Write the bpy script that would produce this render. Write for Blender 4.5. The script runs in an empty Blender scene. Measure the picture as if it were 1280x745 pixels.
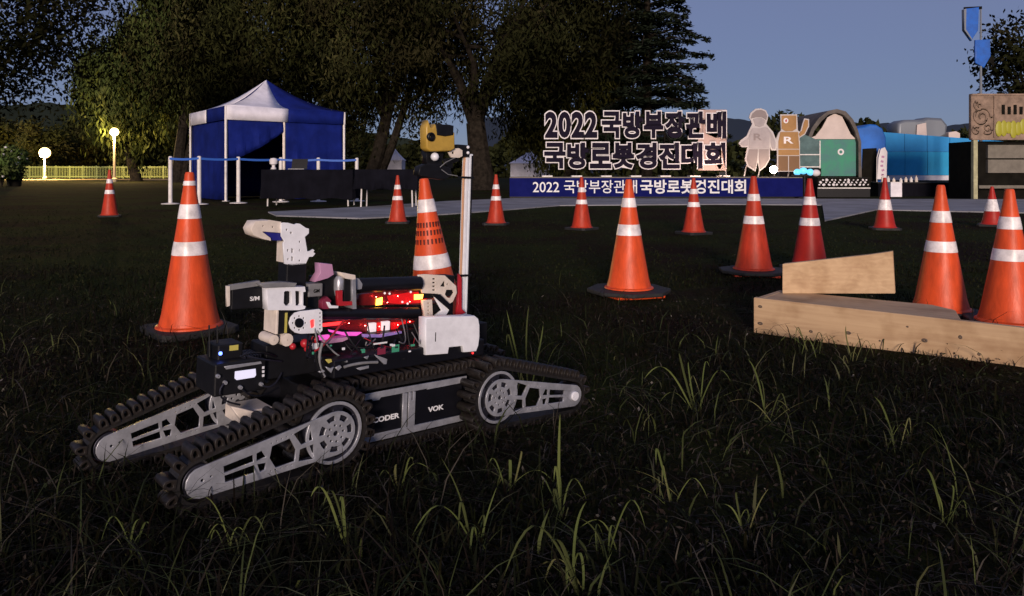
import bpy, math, random
import numpy as np
from mathutils import Vector, Matrix

# ------------------------------------------------------------------ camera, sky, sun, exposure
S = bpy.context.scene
COL = S.collection
FPX, HORIZON, CAM_H = 925.0, 217.0, 0.70          # focal length in photo pixels, horizon row, lens height
cam = bpy.data.cameras.new('camera')
cam.sensor_width = 36.0
cam.lens = 36.0 * FPX / 1280.0
cam.shift_y = -(372.5 - HORIZON) / 1280.0
cam.clip_end = 4000
cam.clip_start = 0.05
camo = bpy.data.objects.new('camera', cam)
camo.location = (0, 0, CAM_H)
camo.rotation_euler = (math.radians(90), 0, 0)
COL.objects.link(camo)
S.camera = camo

SUN_AZ = math.radians(183)      # compass direction of the sun (0 = +Y, clockwise): behind the camera, a little left
SUN_EL = math.radians(9)
w = bpy.data.worlds.new('World')
S.world = w
w.use_nodes = True
nt = w.node_tree
bg = nt.nodes['Background']
sky = nt.nodes.new('ShaderNodeTexSky')
sky.sky_type = 'NISHITA'
sky.sun_disc = False
sky.sun_elevation = SUN_EL
sky.sun_rotation = SUN_AZ
sky.altitude = 200
sky.air_density = 1.0
sky.dust_density = 0.0
sky.ozone_density = 5.0
# thin even dusk overcast over the clear sky
dusk = nt.nodes.new('ShaderNodeMix')
dusk.data_type = 'RGBA'
dusk.inputs[0].default_value = 0.62
dusk.inputs[7].default_value = (3.7, 3.9, 6.6, 1)
nt.links.new(sky.outputs[0], dusk.inputs[6])
nt.links.new(dusk.outputs[2], bg.inputs[0])
bg.inputs[1].default_value = 0.062

sl = bpy.data.lights.new('sun', 'SUN')
sl.energy = 3.3
sl.angle = math.radians(12)
sl.color = (1.0, 0.81, 0.68)
so = bpy.data.objects.new('sun', sl)
sdir = Vector((math.sin(SUN_AZ) * math.cos(SUN_EL), math.cos(SUN_AZ) * math.cos(SUN_EL), math.sin(SUN_EL)))
so.rotation_euler = (-sdir).to_track_quat('-Z', 'Y').to_euler()
so.location = (-5, -8, 6)
COL.objects.link(so)

S.view_settings.view_transform = 'Standard'
S.view_settings.look = 'None'
S.view_settings.exposure = 0.0
S.view_settings.gamma = 1.0
S.render.engine = 'CYCLES'
S.cycles.max_bounces = 5
S.cycles.diffuse_bounces = 2
S.cycles.glossy_bounces = 2
S.cycles.transmission_bounces = 4
S.cycles.transparent_max_bounces = 6
S.cycles.use_denoising = True
S.cycles.sample_clamp_indirect = 4

rnd = random.Random(7)
rng = np.random.default_rng(11)


def ray(px, py):
    return Vector(((px - 640) / FPX, 1.0, (HORIZON - py) / FPX))


def W(px, py, D):
    """point seen at a photo pixel, D metres in front of the lens"""
    return Vector((0, 0, CAM_H)) + ray(px, py) * D


def GP(px, py):
    """ground point under a photo pixel"""
    D = CAM_H * FPX / (py - HORIZON)
    return Vector(((px - 640) / FPX * D, D, 0))


# ------------------------------------------------------------------ materials
MATS = {}


def mat(name, col, rough=0.6, metal=0.0, noise=0.0, nscale=20.0, bump=0.0, bscale=60.0, emit=None, estr=0.0, attr=False,
        spec=0.5, col2=None, sheen=0.0, stretch=None, rvar=0.12):
    m = bpy.data.materials.new(name)
    m.use_nodes = True
    t = m.node_tree
    b = t.nodes['Principled BSDF']
    b.inputs['Base Color'].default_value = (*col, 1)
    b.inputs['Roughness'].default_value = rough
    b.inputs['Metallic'].default_value = metal
    b.inputs['Specular IOR Level'].default_value = spec
    if emit:
        b.inputs['Emission Color'].default_value = (*emit, 1)
        b.inputs['Emission Strength'].default_value = estr
    tc = t.nodes.new('ShaderNodeTexCoord')
    vec = tc.outputs['Object']
    if stretch:
        mp = t.nodes.new('ShaderNodeMapping')
        mp.inputs['Scale'].default_value = stretch
        t.links.new(vec, mp.inputs[0])
        vec = mp.outputs[0]
    src = None
    if noise or col2:
        n = t.nodes.new('ShaderNodeTexNoise')
        n.inputs['Scale'].default_value = nscale
        n.inputs['Detail'].default_value = 6
        n.inputs['Roughness'].default_value = 0.65
        t.links.new(vec, n.inputs['Vector'])
        r = t.nodes.new('ShaderNodeValToRGB')
        c2 = col2 if col2 else tuple(max(0, c * (1 - noise)) for c in col)
        c1 = col if col2 else tuple(min(1, c * (1 + noise * 0.6)) for c in col)
        r.color_ramp.elements[0].color = (*c2, 1)
        r.color_ramp.elements[1].color = (*c1, 1)
        r.color_ramp.elements[0].position = 0.36
        r.color_ramp.elements[1].position = 0.64
        t.links.new(n.outputs['Fac'], r.inputs[0])
        src = r.outputs[0]
        mr = t.nodes.new('ShaderNodeMapRange')
        mr.inputs['To Min'].default_value = min(1, rough + rvar)
        mr.inputs['To Max'].default_value = max(0.05, rough - rvar)
        t.links.new(n.outputs['Fac'], mr.inputs['Value'])
        t.links.new(mr.outputs[0], b.inputs['Roughness'])
    if attr:
        a = t.nodes.new('ShaderNodeAttribute')
        a.attribute_name = 'col'
        if src is not None:
            mx = t.nodes.new('ShaderNodeMix')
            mx.data_type = 'RGBA'
            mx.blend_type = 'MULTIPLY'
            mx.inputs[0].default_value = 1
            t.links.new(src, mx.inputs[6])
            t.links.new(a.outputs['Color'], mx.inputs[7])
            src = mx.outputs[2]
        else:
            src = a.outputs['Color']
    if src is not None:
        t.links.new(src, b.inputs['Base Color'])
    if bump:
        n2 = t.nodes.new('ShaderNodeTexNoise')
        n2.inputs['Scale'].default_value = bscale
        n2.inputs['Detail'].default_value = 5
        t.links.new(vec, n2.inputs['Vector'])
        bp = t.nodes.new('ShaderNodeBump')
        bp.inputs['Strength'].default_value = bump
        bp.inputs['Distance'].default_value = 0.02
        t.links.new(n2.outputs['Fac'], bp.inputs['Height'])
        t.links.new(bp.outputs[0], b.inputs['Normal'])
    MATS[name] = m
    return m


def wood_mat():
    m = bpy.data.materials.new('pine_wood')
    m.use_nodes = True
    t = m.node_tree
    b = t.nodes['Principled BSDF']
    tc = t.nodes.new('ShaderNodeTexCoord')
    mp = t.nodes.new('ShaderNodeMapping')
    mp.inputs['Scale'].default_value = (1.2, 9, 14)
    t.links.new(tc.outputs['Object'], mp.inputs[0])
    n = t.nodes.new('ShaderNodeTexNoise')
    n.inputs['Scale'].default_value = 2.2
    n.inputs['Detail'].default_value = 8
    n.inputs['Distortion'].default_value = 1.6
    t.links.new(mp.outputs[0], n.inputs['Vector'])
    wv = t.nodes.new('ShaderNodeTexWave')
    wv.bands_direction = 'Z'
    wv.inputs['Scale'].default_value = 1.1
    wv.inputs['Distortion'].default_value = 7
    wv.inputs['Detail'].default_value = 4
    t.links.new(mp.outputs[0], wv.inputs['Vector'])
    mx = t.nodes.new('ShaderNodeMix')
    mx.inputs[0].default_value = 0.10
    t.links.new(n.outputs['Fac'], mx.inputs[2])
    t.links.new(wv.outputs['Fac'], mx.inputs[3])
    r = t.nodes.new('ShaderNodeValToRGB')
    e = r.color_ramp.elements
    e[0].position, e[0].color = 0.2, (0.43, 0.275, 0.155, 1)
    e[1].position, e[1].color = 0.8, (0.60, 0.42, 0.245, 1)
    t.links.new(mx.outputs[0], r.inputs[0])
    # blotchy stains
    n3 = t.nodes.new('ShaderNodeTexNoise')
    n3.inputs['Scale'].default_value = 7
    n3.inputs['Detail'].default_value = 5
    t.links.new(tc.outputs['Object'], n3.inputs['Vector'])
    r3 = t.nodes.new('ShaderNodeValToRGB')
    r3.color_ramp.elements[0].position, r3.color_ramp.elements[0].color = 0.33, (0.74, 0.68, 0.62, 1)
    r3.color_ramp.elements[1].position, r3.color_ramp.elements[1].color = 0.52, (1, 1, 1, 1)
    t.links.new(n3.outputs['Fac'], r3.inputs[0])
    m2 = t.nodes.new('ShaderNodeMix')
    m2.data_type = 'RGBA'
    m2.blend_type = 'MULTIPLY'
    m2.inputs[0].default_value = 1
    t.links.new(r.outputs[0], m2.inputs[6])
    t.links.new(r3.outputs[0], m2.inputs[7])
    t.links.new(m2.outputs[2], b.inputs['Base Color'])
    b.inputs['Roughness'].default_value = 0.75
    bp = t.nodes.new('ShaderNodeBump')
    bp.inputs['Strength'].default_value = 0.25
    bp.inputs['Distance'].default_value = 0.003
    t.links.new(mx.outputs[0], bp.inputs['Height'])
    t.links.new(bp.outputs[0], b.inputs['Normal'])
    return m


def ground_mat():
    m = bpy.data.materials.new('turf_soil')
    m.use_nodes = True
    t = m.node_tree
    b = t.nodes['Principled BSDF']
    tc = t.nodes.new('ShaderNodeTexCoord')

    def noise(sc, det=8):
        n = t.nodes.new('ShaderNodeTexNoise')
        n.inputs['Scale'].default_value = sc
        n.inputs['Detail'].default_value = det
        n.inputs['Roughness'].default_value = 0.7
        t.links.new(tc.outputs['Object'], n.inputs['Vector'])
        return n

    def ramp(n, p0, c0, p1, c1):
        r = t.nodes.new('ShaderNodeValToRGB')
        r.color_ramp.elements[0].position, r.color_ramp.elements[0].color = p0, (*c0, 1)
        r.color_ramp.elements[1].position, r.color_ramp.elements[1].color = p1, (*c1, 1)
        t.links.new(n.outputs['Fac'], r.inputs[0])
        return r
    big = noise(0.55)
    fine = noise(16)
    green = ramp(fine, 0.3, (0.013, 0.018, 0.005), 0.7, (0.034, 0.041, 0.011))
    soil = ramp(fine, 0.3, (0.009, 0.005, 0.004), 0.7, (0.030, 0.018, 0.012))
    mask = ramp(big, 0.40, (1, 1, 1), 0.56, (0, 0, 0))
    mx = t.nodes.new('ShaderNodeMix')
    mx.data_type = 'RGBA'
    t.links.new(mask.outputs[0], mx.inputs[0])
    t.links.new(green.outputs[0], mx.inputs[6])
    t.links.new(soil.outputs[0], mx.inputs[7])
    t.links.new(mx.outputs[2], b.inputs['Base Color'])
    b.inputs['Roughness'].default_value = 0.95
    b.inputs['Specular IOR Level'].default_value = 0.03
    f2 = noise(45, 5)
    bp = t.nodes.new('ShaderNodeBump')
    bp.inputs['Strength'].default_value = 0.9
    bp.inputs['Distance'].default_value = 0.03
    t.links.new(f2.outputs['Fac'], bp.inputs['Height'])
    t.links.new(bp.outputs[0], b.inputs['Normal'])
    return m


M_ground = ground_mat()
M_wood = wood_mat()
mat('grass', (1, 1, 1), 0.7, attr=True, spec=0.06)
mat('leaf', (1, 1, 1), 0.85, attr=True, spec=0.0)
mat('litter', (1, 1, 1), 0.8, attr=True, spec=0.1)
mat('bark', (0.020, 0.016, 0.012), 0.95, noise=0.6, nscale=6, bump=0.8, bscale=9, spec=0.1)
mat('lamplit_ground', (0.26, 0.20, 0.13), 0.95, noise=0.3, nscale=0.4, spec=0.05)  # pale tone carrying the lamp glow on the far ground
mat('paving', (0.24, 0.24, 0.26), 0.9, noise=0.3, nscale=1.2, bump=0.2, bscale=30)
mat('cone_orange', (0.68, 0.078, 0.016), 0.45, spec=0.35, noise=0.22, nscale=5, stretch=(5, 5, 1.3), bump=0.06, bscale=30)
mat('cone_far_dim', (0.44, 0.036, 0.012), 0.5, spec=0.3, noise=0.25, nscale=5, stretch=(5, 5, 1.3))  # far cones: light falling off with distance put into a darker red
mat('cone_red', (0.40, 0.020, 0.012), 0.45, spec=0.3, noise=0.16, nscale=9)
mat('reflective', (0.82, 0.76, 0.76), 0.35, noise=0.30, nscale=16)
mat('rubber', (0.012, 0.012, 0.013), 0.75, noise=0.4, nscale=14, bump=0.1)
mat('track_rubber', (0.016, 0.014, 0.014), 0.55, noise=0.5, nscale=60, spec=0.4)
mat('track_lug', (0.016, 0.0125, 0.011), 0.5, spec=0.4, noise=0.55, nscale=50)
mat('aluminium', (0.42, 0.43, 0.48), 0.36, metal=0.45, noise=0.24, nscale=28, bump=0.02)
mat('steel_dark', (0.045, 0.045, 0.065), 0.4, metal=0.7, noise=0.3, nscale=30)
mat('white_plastic', (0.80, 0.81, 0.87), 0.4, noise=0.10, nscale=25, bump=0.02)
mat('cream_plastic', (0.74, 0.65, 0.57), 0.5, noise=0.15, nscale=25)
mat('black_plastic', (0.006, 0.006, 0.008), 0.5, spec=0.3, noise=0.4, nscale=30, bump=0.03)
mat('black_satin', (0.005, 0.005, 0.008), 0.4, spec=0.35, noise=0.3, nscale=15)
mat('grey_plastic', (0.20, 0.20, 0.21), 0.5, noise=0.2, nscale=30)
mat('pink_plastic', (0.50, 0.26, 0.42), 0.35, noise=0.1)
mat('red_plastic', (0.45, 0.02, 0.03), 0.35, noise=0.15)
mat('yellow_plastic', (0.46, 0.29, 0.05), 0.45, noise=0.15, nscale=30)
mat('blue_film', (0.02, 0.02, 0.20), 0.3)
mat('green_sticker', (0.05, 0.30, 0.18), 0.5)
mat('red_sticker', (0.20, 0.02, 0.05), 0.5)
mat('yellow_sticker', (0.50, 0.44, 0.10), 0.5)
mat('white_print', (0.75, 0.75, 0.78), 0.6)
mat('copper_cable', (0.55, 0.30, 0.17), 0.5)
mat('led_red', (0.3, 0.0, 0.0), 0.4, emit=(1.0, 0.03, 0.03), estr=2.6)
mat('led_deep_red', (0.3, 0.0, 0.0), 0.4, emit=(1.0, 0.015, 0.02), estr=0.45)
mat('led_pin', (0.3, 0.0, 0.0), 0.4, emit=(1.0, 0.05, 0.04), estr=150)
mat('slot_dark', (0.09, 0.010, 0.005), 0.7)
mat('red_smoke', (0.14, 0.006, 0.008), 0.35, noise=0.3, nscale=60)
mat('led_amber', (0.3, 0.1, 0.0), 0.4, emit=(1.0, 0.42, 0.05), estr=7)
mat('led_white', (0.5, 0.5, 0.5), 0.4, emit=(1.0, 0.80, 0.85), estr=0.6)
mat('led_magenta', (0.3, 0.0, 0.2), 0.4, emit=(0.85, 0.12, 0.55), estr=1.0)
mat('led_violet', (0.2, 0.1, 0.3), 0.4, emit=(0.45, 0.35, 0.85), estr=0.25)
mat('led_blue', (0.0, 0.0, 0.3), 0.4, emit=(0.12, 0.2, 1.0), estr=5)
mat('display_white', (0.6, 0.6, 0.7), 0.3, emit=(0.72, 0.72, 1.0), estr=0.55)
mat('tent_blue', (0.006, 0.015, 0.15), 0.8, spec=0.12, noise=0.25, nscale=2.5, bump=0.7, bscale=3)
mat('tent_white', (0.80, 0.77, 0.84), 0.75, noise=0.16, nscale=2.5, bump=0.6, bscale=3)
mat('cloth_black', (0.005, 0.005, 0.009), 0.95, spec=0.1, noise=0.3, nscale=3, bump=0.4, bscale=5)
mat('navy_print', (0.003, 0.006, 0.10), 0.7, spec=0.08, noise=0.15, nscale=3)
mat('navy_letter', (0.010, 0.007, 0.018), 0.8, spec=0.1)
mat('sign_white', (0.74, 0.70, 0.72), 0.6, noise=0.06, nscale=4)
mat('post_white', (0.74, 0.70, 0.68), 0.5, noise=0.15, nscale=8)
mat('tape_blue', (0.03, 0.12, 0.50), 0.55)
mat('figure_grey', (0.34, 0.30, 0.31), 0.6, noise=0.12, nscale=4)
mat('figure_grey_dark', (0.22, 0.18, 0.18), 0.6)
mat('figure_brown', (0.33, 0.17, 0.05), 0.6, noise=0.12, nscale=4)
mat('figure_brown_dark', (0.16, 0.08, 0.03), 0.6)
mat('dome_dark', (0.10, 0.085, 0.075), 0.7, noise=0.4, nscale=3, bump=0.4, bscale=6)
mat('dome_white', (0.62, 0.52, 0.48), 0.7, noise=0.1, nscale=2)
mat('dome_green', (0.03, 0.26, 0.15), 0.6, col2=(0.06, 0.17, 0.18), nscale=2.2)
mat('glass_teal', (0.10, 0.16, 0.16), 0.15, noise=0.3, nscale=3)
mat('tarp_blue', (0.012, 0.13, 0.52), 0.55, noise=0.25, nscale=1.2, bump=0.3, bscale=2)
mat('container_blue', (0.010, 0.26, 0.62), 0.55, noise=0.10, nscale=1.5)
mat('container_teal', (0.010, 0.37, 0.70), 0.55, noise=0.10, nscale=1.5)
mat('booth_brown', (0.26, 0.18, 0.13), 0.8, noise=0.35, nscale=5, bump=0.5, bscale=8)
mat('booth_dark', (0.009, 0.008, 0.006), 0.9, spec=0.1, noise=0.3, nscale=4)
mat('booth_panel', (0.17, 0.15, 0.12), 0.7, noise=0.2, nscale=5)
mat('booth_post', (0.40, 0.38, 0.22), 0.7, noise=0.25, nscale=5)
mat('sign_yellow', (0.30, 0.28, 0.02), 0.5, emit=(0.75, 0.68, 0.02), estr=0.06)
mat('blue_lamp', (0.02, 0.12, 0.50), 0.4, noise=0.2, nscale=6)
mat('grey_metal', (0.20, 0.22, 0.25), 0.5, metal=0.4)
mat('fence_green', (0.20, 0.24, 0.07), 0.6)
mat('lamp_pole', (0.30, 0.24, 0.16), 0.6)
mat('lamp_glow', (1, 1, 1), 0.5, emit=(1.0, 0.62, 0.22), estr=14)
mat('lamp_glow_low', (1, 1, 1), 0.5, emit=(1.0, 0.60, 0.20), estr=10)
mat('flood_glow', (1, 1, 1), 0.5, emit=(1.0, 0.74, 0.52), estr=45)
mat('flood_strong', (1, 1, 1), 0.5, emit=(1.0, 0.62, 0.48), estr=500)
mat('board_floodlit', (0.42, 0.30, 0.27), 0.7, noise=0.12, nscale=3)  # floodlight wash on the sign's last letters put into the board colour
mat('edge_pale', (0.50, 0.46, 0.46), 0.7)
mat('screw', (0.10, 0.07, 0.05), 0.6)
mat('mast_alu', (0.76, 0.80, 0.88), 0.35, noise=0.08, nscale=20)
mat('lantern_blue', (0.1, 0.5, 0.8), 0.4, emit=(0.18, 0.62, 1.0), estr=0.9)
mat('hill', (0.020, 0.026, 0.020), 1.0, noise=0.4, nscale=0.02, spec=0.0)
mat('hill_far', (0.03, 0.04, 0.06), 1.0, spec=0.0)
mat('skin_white_cloth', (0.6, 0.58, 0.6), 0.8)


# ------------------------------------------------------------------ mesh helpers
def link(o, parent=None):
    COL.objects.link(o)
    if parent is not None:
        o.parent = parent
    return o


def tag(o, label=None, cat=None, group=None, kind=None):
    if label:
        o['label'] = label
    if cat:
        o['category'] = cat
    if group:
        o['group'] = group
    if kind:
        o['kind'] = kind
    return o


def empty(name, loc, label, cat, group=None, rot=(0, 0, 0)):
    o = bpy.data.objects.new(name, None)
    o.empty_display_size = 0.1
    o.location = loc
    o.rotation_euler = rot
    link(o)
    return tag(o, label, cat, group)


class MB:
    def __init__(s):
        s.v, s.f = [], []

    def add(s, vs, fs):
        k = len(s.v)
        s.v += [tuple(a) for a in vs]
        s.f += [tuple(k + i for i in f) for f in fs]
        return s

    def bb(s, x0, x1, y0, y1, z0, z1, m=None):
        vs = [(x, y, z) for z in (z0, z1) for y in (y0, y1) for x in (x0, x1)]
        if m is not None:
            vs = [m @ Vector(a) for a in vs]
        return s.add(vs, [(0, 2, 3, 1), (4, 5, 7, 6), (0, 1, 5, 4), (2, 6, 7, 3), (0, 4, 6, 2), (1, 3, 7, 5)])

    def prism(s, pts, off):
        n = len(pts)
        off = Vector(off)
        a = [Vector(p) for p in pts]
        return s.add(a + [p + off for p in a],
                     [tuple(range(n))[::-1], tuple(range(n, 2 * n))] + [(i, (i + 1) % n, n + (i + 1) % n, n + i) for i in range(n)])

    def tube(s, pts, rad, n=8):
        pts = [Vector(p) for p in pts]
        if not hasattr(rad, '__len__'):
            rad = [rad] * len(pts)
        k = len(s.v)
        for i, p in enumerate(pts):
            d = (pts[min(i + 1, len(pts) - 1)] - pts[max(i - 1, 0)]).normalized()
            a = Vector((0, 0, 1)) if abs(d.z) < 0.9 else Vector((1, 0, 0))
            u = d.cross(a).normalized()
            v = d.cross(u)
            for j in range(n):
                t = 2 * math.pi * j / n
                s.v.append(tuple(p + (u * math.cos(t) + v * math.sin(t)) * rad[i]))
        for i in range(len(pts) - 1):
            for j in range(n):
                a, b = k + i * n + j, k + i * n + (j + 1) % n
                s.f.append((a, b, b + n, a + n))
        s.f.append(tuple(k + j for j in range(n))[::-1])
        e = k + (len(pts) - 1) * n
        s.f.append(tuple(e + j for j in range(n)))
        return s

    def lathe(s, prof, n=32, c=(0, 0, 0), lean=(0, 0)):
        k = len(s.v)
        for r, z in prof:
            for j in range(n):
                t = 2 * math.pi * j / n
                s.v.append((c[0] + lean[0] * z + r * math.cos(t), c[1] + lean[1] * z + r * math.sin(t), c[2] + z))
        for i in range(len(prof) - 1):
            for j in range(n):
                a, b = k + i * n + j, k + i * n + (j + 1) % n
                s.f.append((a, b, b + n, a + n))
        return s

    def sphere(s, c, r, n=12, m=8, sc=(1, 1, 1)):
        prof = [(r * math.sin(math.pi * i / m) + 1e-5, -r * math.cos(math.pi * i / m)) for i in range(m + 1)]
        k = len(s.v)
        s.lathe(prof, n)
        for i in range(k, len(s.v)):
            x, y, z = s.v[i]
            s.v[i] = (c[0] + x * sc[0], c[1] + y * sc[1], c[2] + z * sc[2])
        return s

    def mesh(s, name, mt, smooth=False):
        me = bpy.data.meshes.new(name)
        me.from_pydata(s.v, [], s.f)
        me.update()
        if mt:
            me.materials.append(MATS[mt] if isinstance(mt, str) else mt)
        if smooth:
            me.shade_smooth()
            try:
                me.set_sharp_from_angle(angle=math.radians(35))
            except Exception:
                pass
        return me

    def build(s, name, mt, parent=None, smooth=False, loc=None, bevel=0):
        o = bpy.data.objects.new(name, s.mesh(name, mt, smooth))
        if loc is not None:
            o.location = loc
        link(o, parent)
        if bevel:
            b = o.modifiers.new('bevel', 'BEVEL')
            b.width = bevel
            b.segments = 2
            b.limit_method = 'ANGLE'
        return o


def curve_mesh(name, polys, depth, mt, bevel=0.0):
    """filled 2D outline with holes in XZ, thickness along Y, centred on Y=0"""
    c = bpy.data.curves.new(name, 'CURVE')
    c.dimensions = '2D'
    c.fill_mode = 'BOTH'
    c.extrude = max(0.0001, depth / 2 - bevel)
    c.bevel_depth = bevel
    c.bevel_resolution = 1
    for p in polys:
        sp = c.splines.new('POLY')
        sp.points.add(len(p) - 1)
        for q, (x, z) in zip(sp.points, p):
            q.co = (x, z, 0, 1)
        sp.use_cyclic_u = True
    o = bpy.data.objects.new(name, c)
    COL.objects.link(o)
    dg = bpy.context.evaluated_depsgraph_get()
    dg.update()
    me = bpy.data.meshes.new_from_object(o.evaluated_get(dg))
    bpy.data.objects.remove(o)
    bpy.data.curves.remove(c)
    me.transform(Matrix(((1, 0, 0, 0), (0, 0, -1, 0), (0, 1, 0, 0), (0, 0, 0, 1))))
    me.name = name
    me.materials.clear()
    me.materials.append(MATS[mt] if isinstance(mt, str) else mt)
    return me


def text_mesh(name, body, mt, size=1.0, offset=0.0, depth=0.02, shear=0.0, spacing=1.0):
    """text standing upright in XZ, facing -Y"""
    c = bpy.data.curves.new(name, 'FONT')
    c.body = body
    c.size = size
    c.offset = offset
    c.extrude = depth / 2
    c.shear = shear
    c.space_character = spacing
    c.resolution_u = 4
    o = bpy.data.objects.new(name, c)
    COL.objects.link(o)
    dg = bpy.context.evaluated_depsgraph_get()
    dg.update()
    me = bpy.data.meshes.new_from_object(o.evaluated_get(dg))
    bpy.data.objects.remove(o)
    bpy.data.curves.remove(c)
    me.transform(Matrix(((1, 0, 0, 0), (0, 0, -1, 0), (0, 1, 0, 0), (0, 0, 0, 1))))
    me.materials.clear()
    me.materials.append(MATS[mt])
    me.name = name
    return me


def bounds(me):
    a = np.array([v.co[:] for v in me.vertices])
    return a.min(0), a.max(0)


def place(name, me, parent=None, loc=(0, 0, 0), rot=(0, 0, 0)):
    o = bpy.data.objects.new(name, me)
    o.location = loc
    o.rotation_euler = rot
    return link(o, parent)


def fast_mesh(name, V, Q, mt, colr=None, smooth=False):
    me = bpy.data.meshes.new(name)
    V = np.asarray(V, np.float32)
    Q = np.asarray(Q, np.int32)
    me.vertices.add(len(V))
    me.vertices.foreach_set('co', V.ravel())
    me.loops.add(Q.size)
    me.loops.foreach_set('vertex_index', Q.ravel())
    me.polygons.add(len(Q))
    me.polygons.foreach_set('loop_start', np.arange(0, Q.size, Q.shape[1], dtype=np.int32))
    me.polygons.foreach_set('loop_total', np.full(len(Q), Q.shape[1], np.int32))
    if colr is not None:
        a = me.color_attributes.new('col', 'FLOAT_COLOR', 'POINT')
        c4 = np.ones((len(V), 4), np.float32)
        c4[:, :3] = colr
        a.data.foreach_set('color', c4.ravel())
    me.update()
    me.validate()
    me.materials.append(MATS[mt] if isinstance(mt, str) else mt)
    if smooth:
        me.shade_smooth()
    return me


# ------------------------------------------------------------------ ground
def gz(x, y):
    """height of the turf: a shallow hollow behind the robot and small unevenness"""
    x = np.asarray(x, float)
    y = np.asarray(y, float)
    g = -0.030 * np.exp(-((x - 0.15) ** 2 + (y - 2.25) ** 2) / 0.35)
    near = np.exp(-((y - 2) / 6) ** 2)
    return g + near * (0.006 * np.sin(5.1 * x + 1.3 * y) + 0.005 * np.sin(3.7 * y - 2.3 * x + 1) + 0.004 * np.sin(11 * x + 7 * y))


def axis(lo, hi, n_lo, n_hi, step, far):
    a = list(np.arange(lo, hi + 1e-6, step))
    g = step
    x = hi
    while x < far:
        g *= 1.35
        x += g
        a.append(x)
    g, x = step, lo
    b = []
    while x > -far:
        g *= 1.35
        x -= g
        b.append(x)
    return np.array(b[::-1] + a)


gx, gy = axis(-6, 6, 0, 0, 0.1, 1500), axis(0.2, 8, 0, 0, 0.1, 1500)
X, Y = np.meshgrid(gx, gy)
V = np.stack([X.ravel(), Y.ravel(), gz(X, Y).ravel()], 1)
nx, ny = len(gx), len(gy)
i = np.arange((nx - 1) * (ny - 1))
r, c = i // (nx - 1), i % (nx - 1)
a0 = r * nx + c
Q = np.stack([a0, a0 + 1, a0 + nx + 1, a0 + nx], 1)
go = place('ground', fast_mesh('ground', V, Q, M_ground, smooth=True))
tag(go, 'dark grassy ground with bare earth patches', 'ground', kind='structure')

# paved strip in front of the stage and the tables
pts = [GP(*a) for a in ((335, 266), (345, 270.5), (450, 274), (560, 268.5), (640, 262.5), (700, 257.5), (900, 256), (1028, 257), (1031, 277), (1095, 263),
                        (1290, 267), (1500, 268), (1500, 250), (1100, 249.5), (640, 248.5), (560, 252), (480, 258))]
mb = MB()
mb.prism([(p.x, p.y, 0.0) for p in pts], (0, 0, 0.02))
tag(mb.build('pavement', 'paving'), 'pale concrete path crossing the lawn before the stage', 'pavement', kind='structure')

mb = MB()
mb.prism([(gp_, d_, 0.0) for gp_, d_ in ((-92, 80), (-36, 80), (-40, 97), (-112, 97))], (0, 0, 0.02))  # pale strip added so the lamp-lit ground by the fence shows bright
tag(mb.build('path', 'lamplit_ground'), 'pale strip added for the lamp lit ground along the green fence', 'path', kind='structure')

# hills far behind
def ridge(name, D, prof, mt, label):
    """prof: list of (px, py) of the crest"""
    mb = MB()
    n = len(prof)
    top = [W(px, py, D) for px, py in prof]
    for k in range(n):
        t = top[k]
        mb.v += [(t.x, t.y - (t.z + 4) * 1.6, -2), (t.x, t.y - t.z * 0.7, t.z * 0.6), tuple(t), (t.x, t.y + t.z * 2, -2)]
    for k in range(n - 1):
        for q in range(3):
            a = k * 4 + q
            mb.f.append((a, a + 4, a + 5, a + 1))
    tag(mb.build(name, mt, smooth=True), label, 'hill', kind='structure')


def crest(x0, x1, step, base, amp, seed):
    q = random.Random(seed)
    ph = [q.uniform(0, 6) for _ in range(5)]
    return [(px, base(px) + amp * sum(math.sin(px * f + p) / (k + 1) for k, (f, p) in enumerate(zip((0.011, 0.027, 0.06, 0.13, 0.31), ph))))
            for px in range(x0, x1, step)]


ridge('hill', 500, crest(-700, 560, 6, lambda p: 128 + max(0, (p - 150)) * 0.12 + max(0, 60 - p) * 0.02, 3.5, 3), 'hill',
      'dark wooded hill behind the lamp lit willow')
ridge('far_hill', 900, crest(600, 2000, 6, lambda p: 147 + max(0, p - 1000) * 0.05, 3.0, 9), 'hill_far',
      'blue grey ridge behind the cut-out figures')

# ------------------------------------------------------------------ trees
def leaf_quads(cent, lw, ll, r, vert=0.0):
    """diamond leaves at cent (N,3); vert>0 makes them hang"""
    N = len(cent)
    u = r.normal(size=(N, 3))
    if vert:
        u = u * (1 - vert) + np.array([0, 0, -2.2]) * vert
    u /= np.linalg.norm(u, axis=1)[:, None]
    t = r.normal(size=(N, 3))
    v = np.cross(u, t)
    v /= np.linalg.norm(v, axis=1)[:, None] + 1e-9
    L = ll * r.uniform(0.6, 1.3, (N, 1))
    Wd = lw * r.uniform(0.6, 1.3, (N, 1))
    V = np.stack([cent - u * L, cent + v * Wd, cent + u * L, cent - v * Wd], 1).reshape(-1, 3)
    Q = np.arange(4 * N).reshape(N, 4)
    return V, Q


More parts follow.
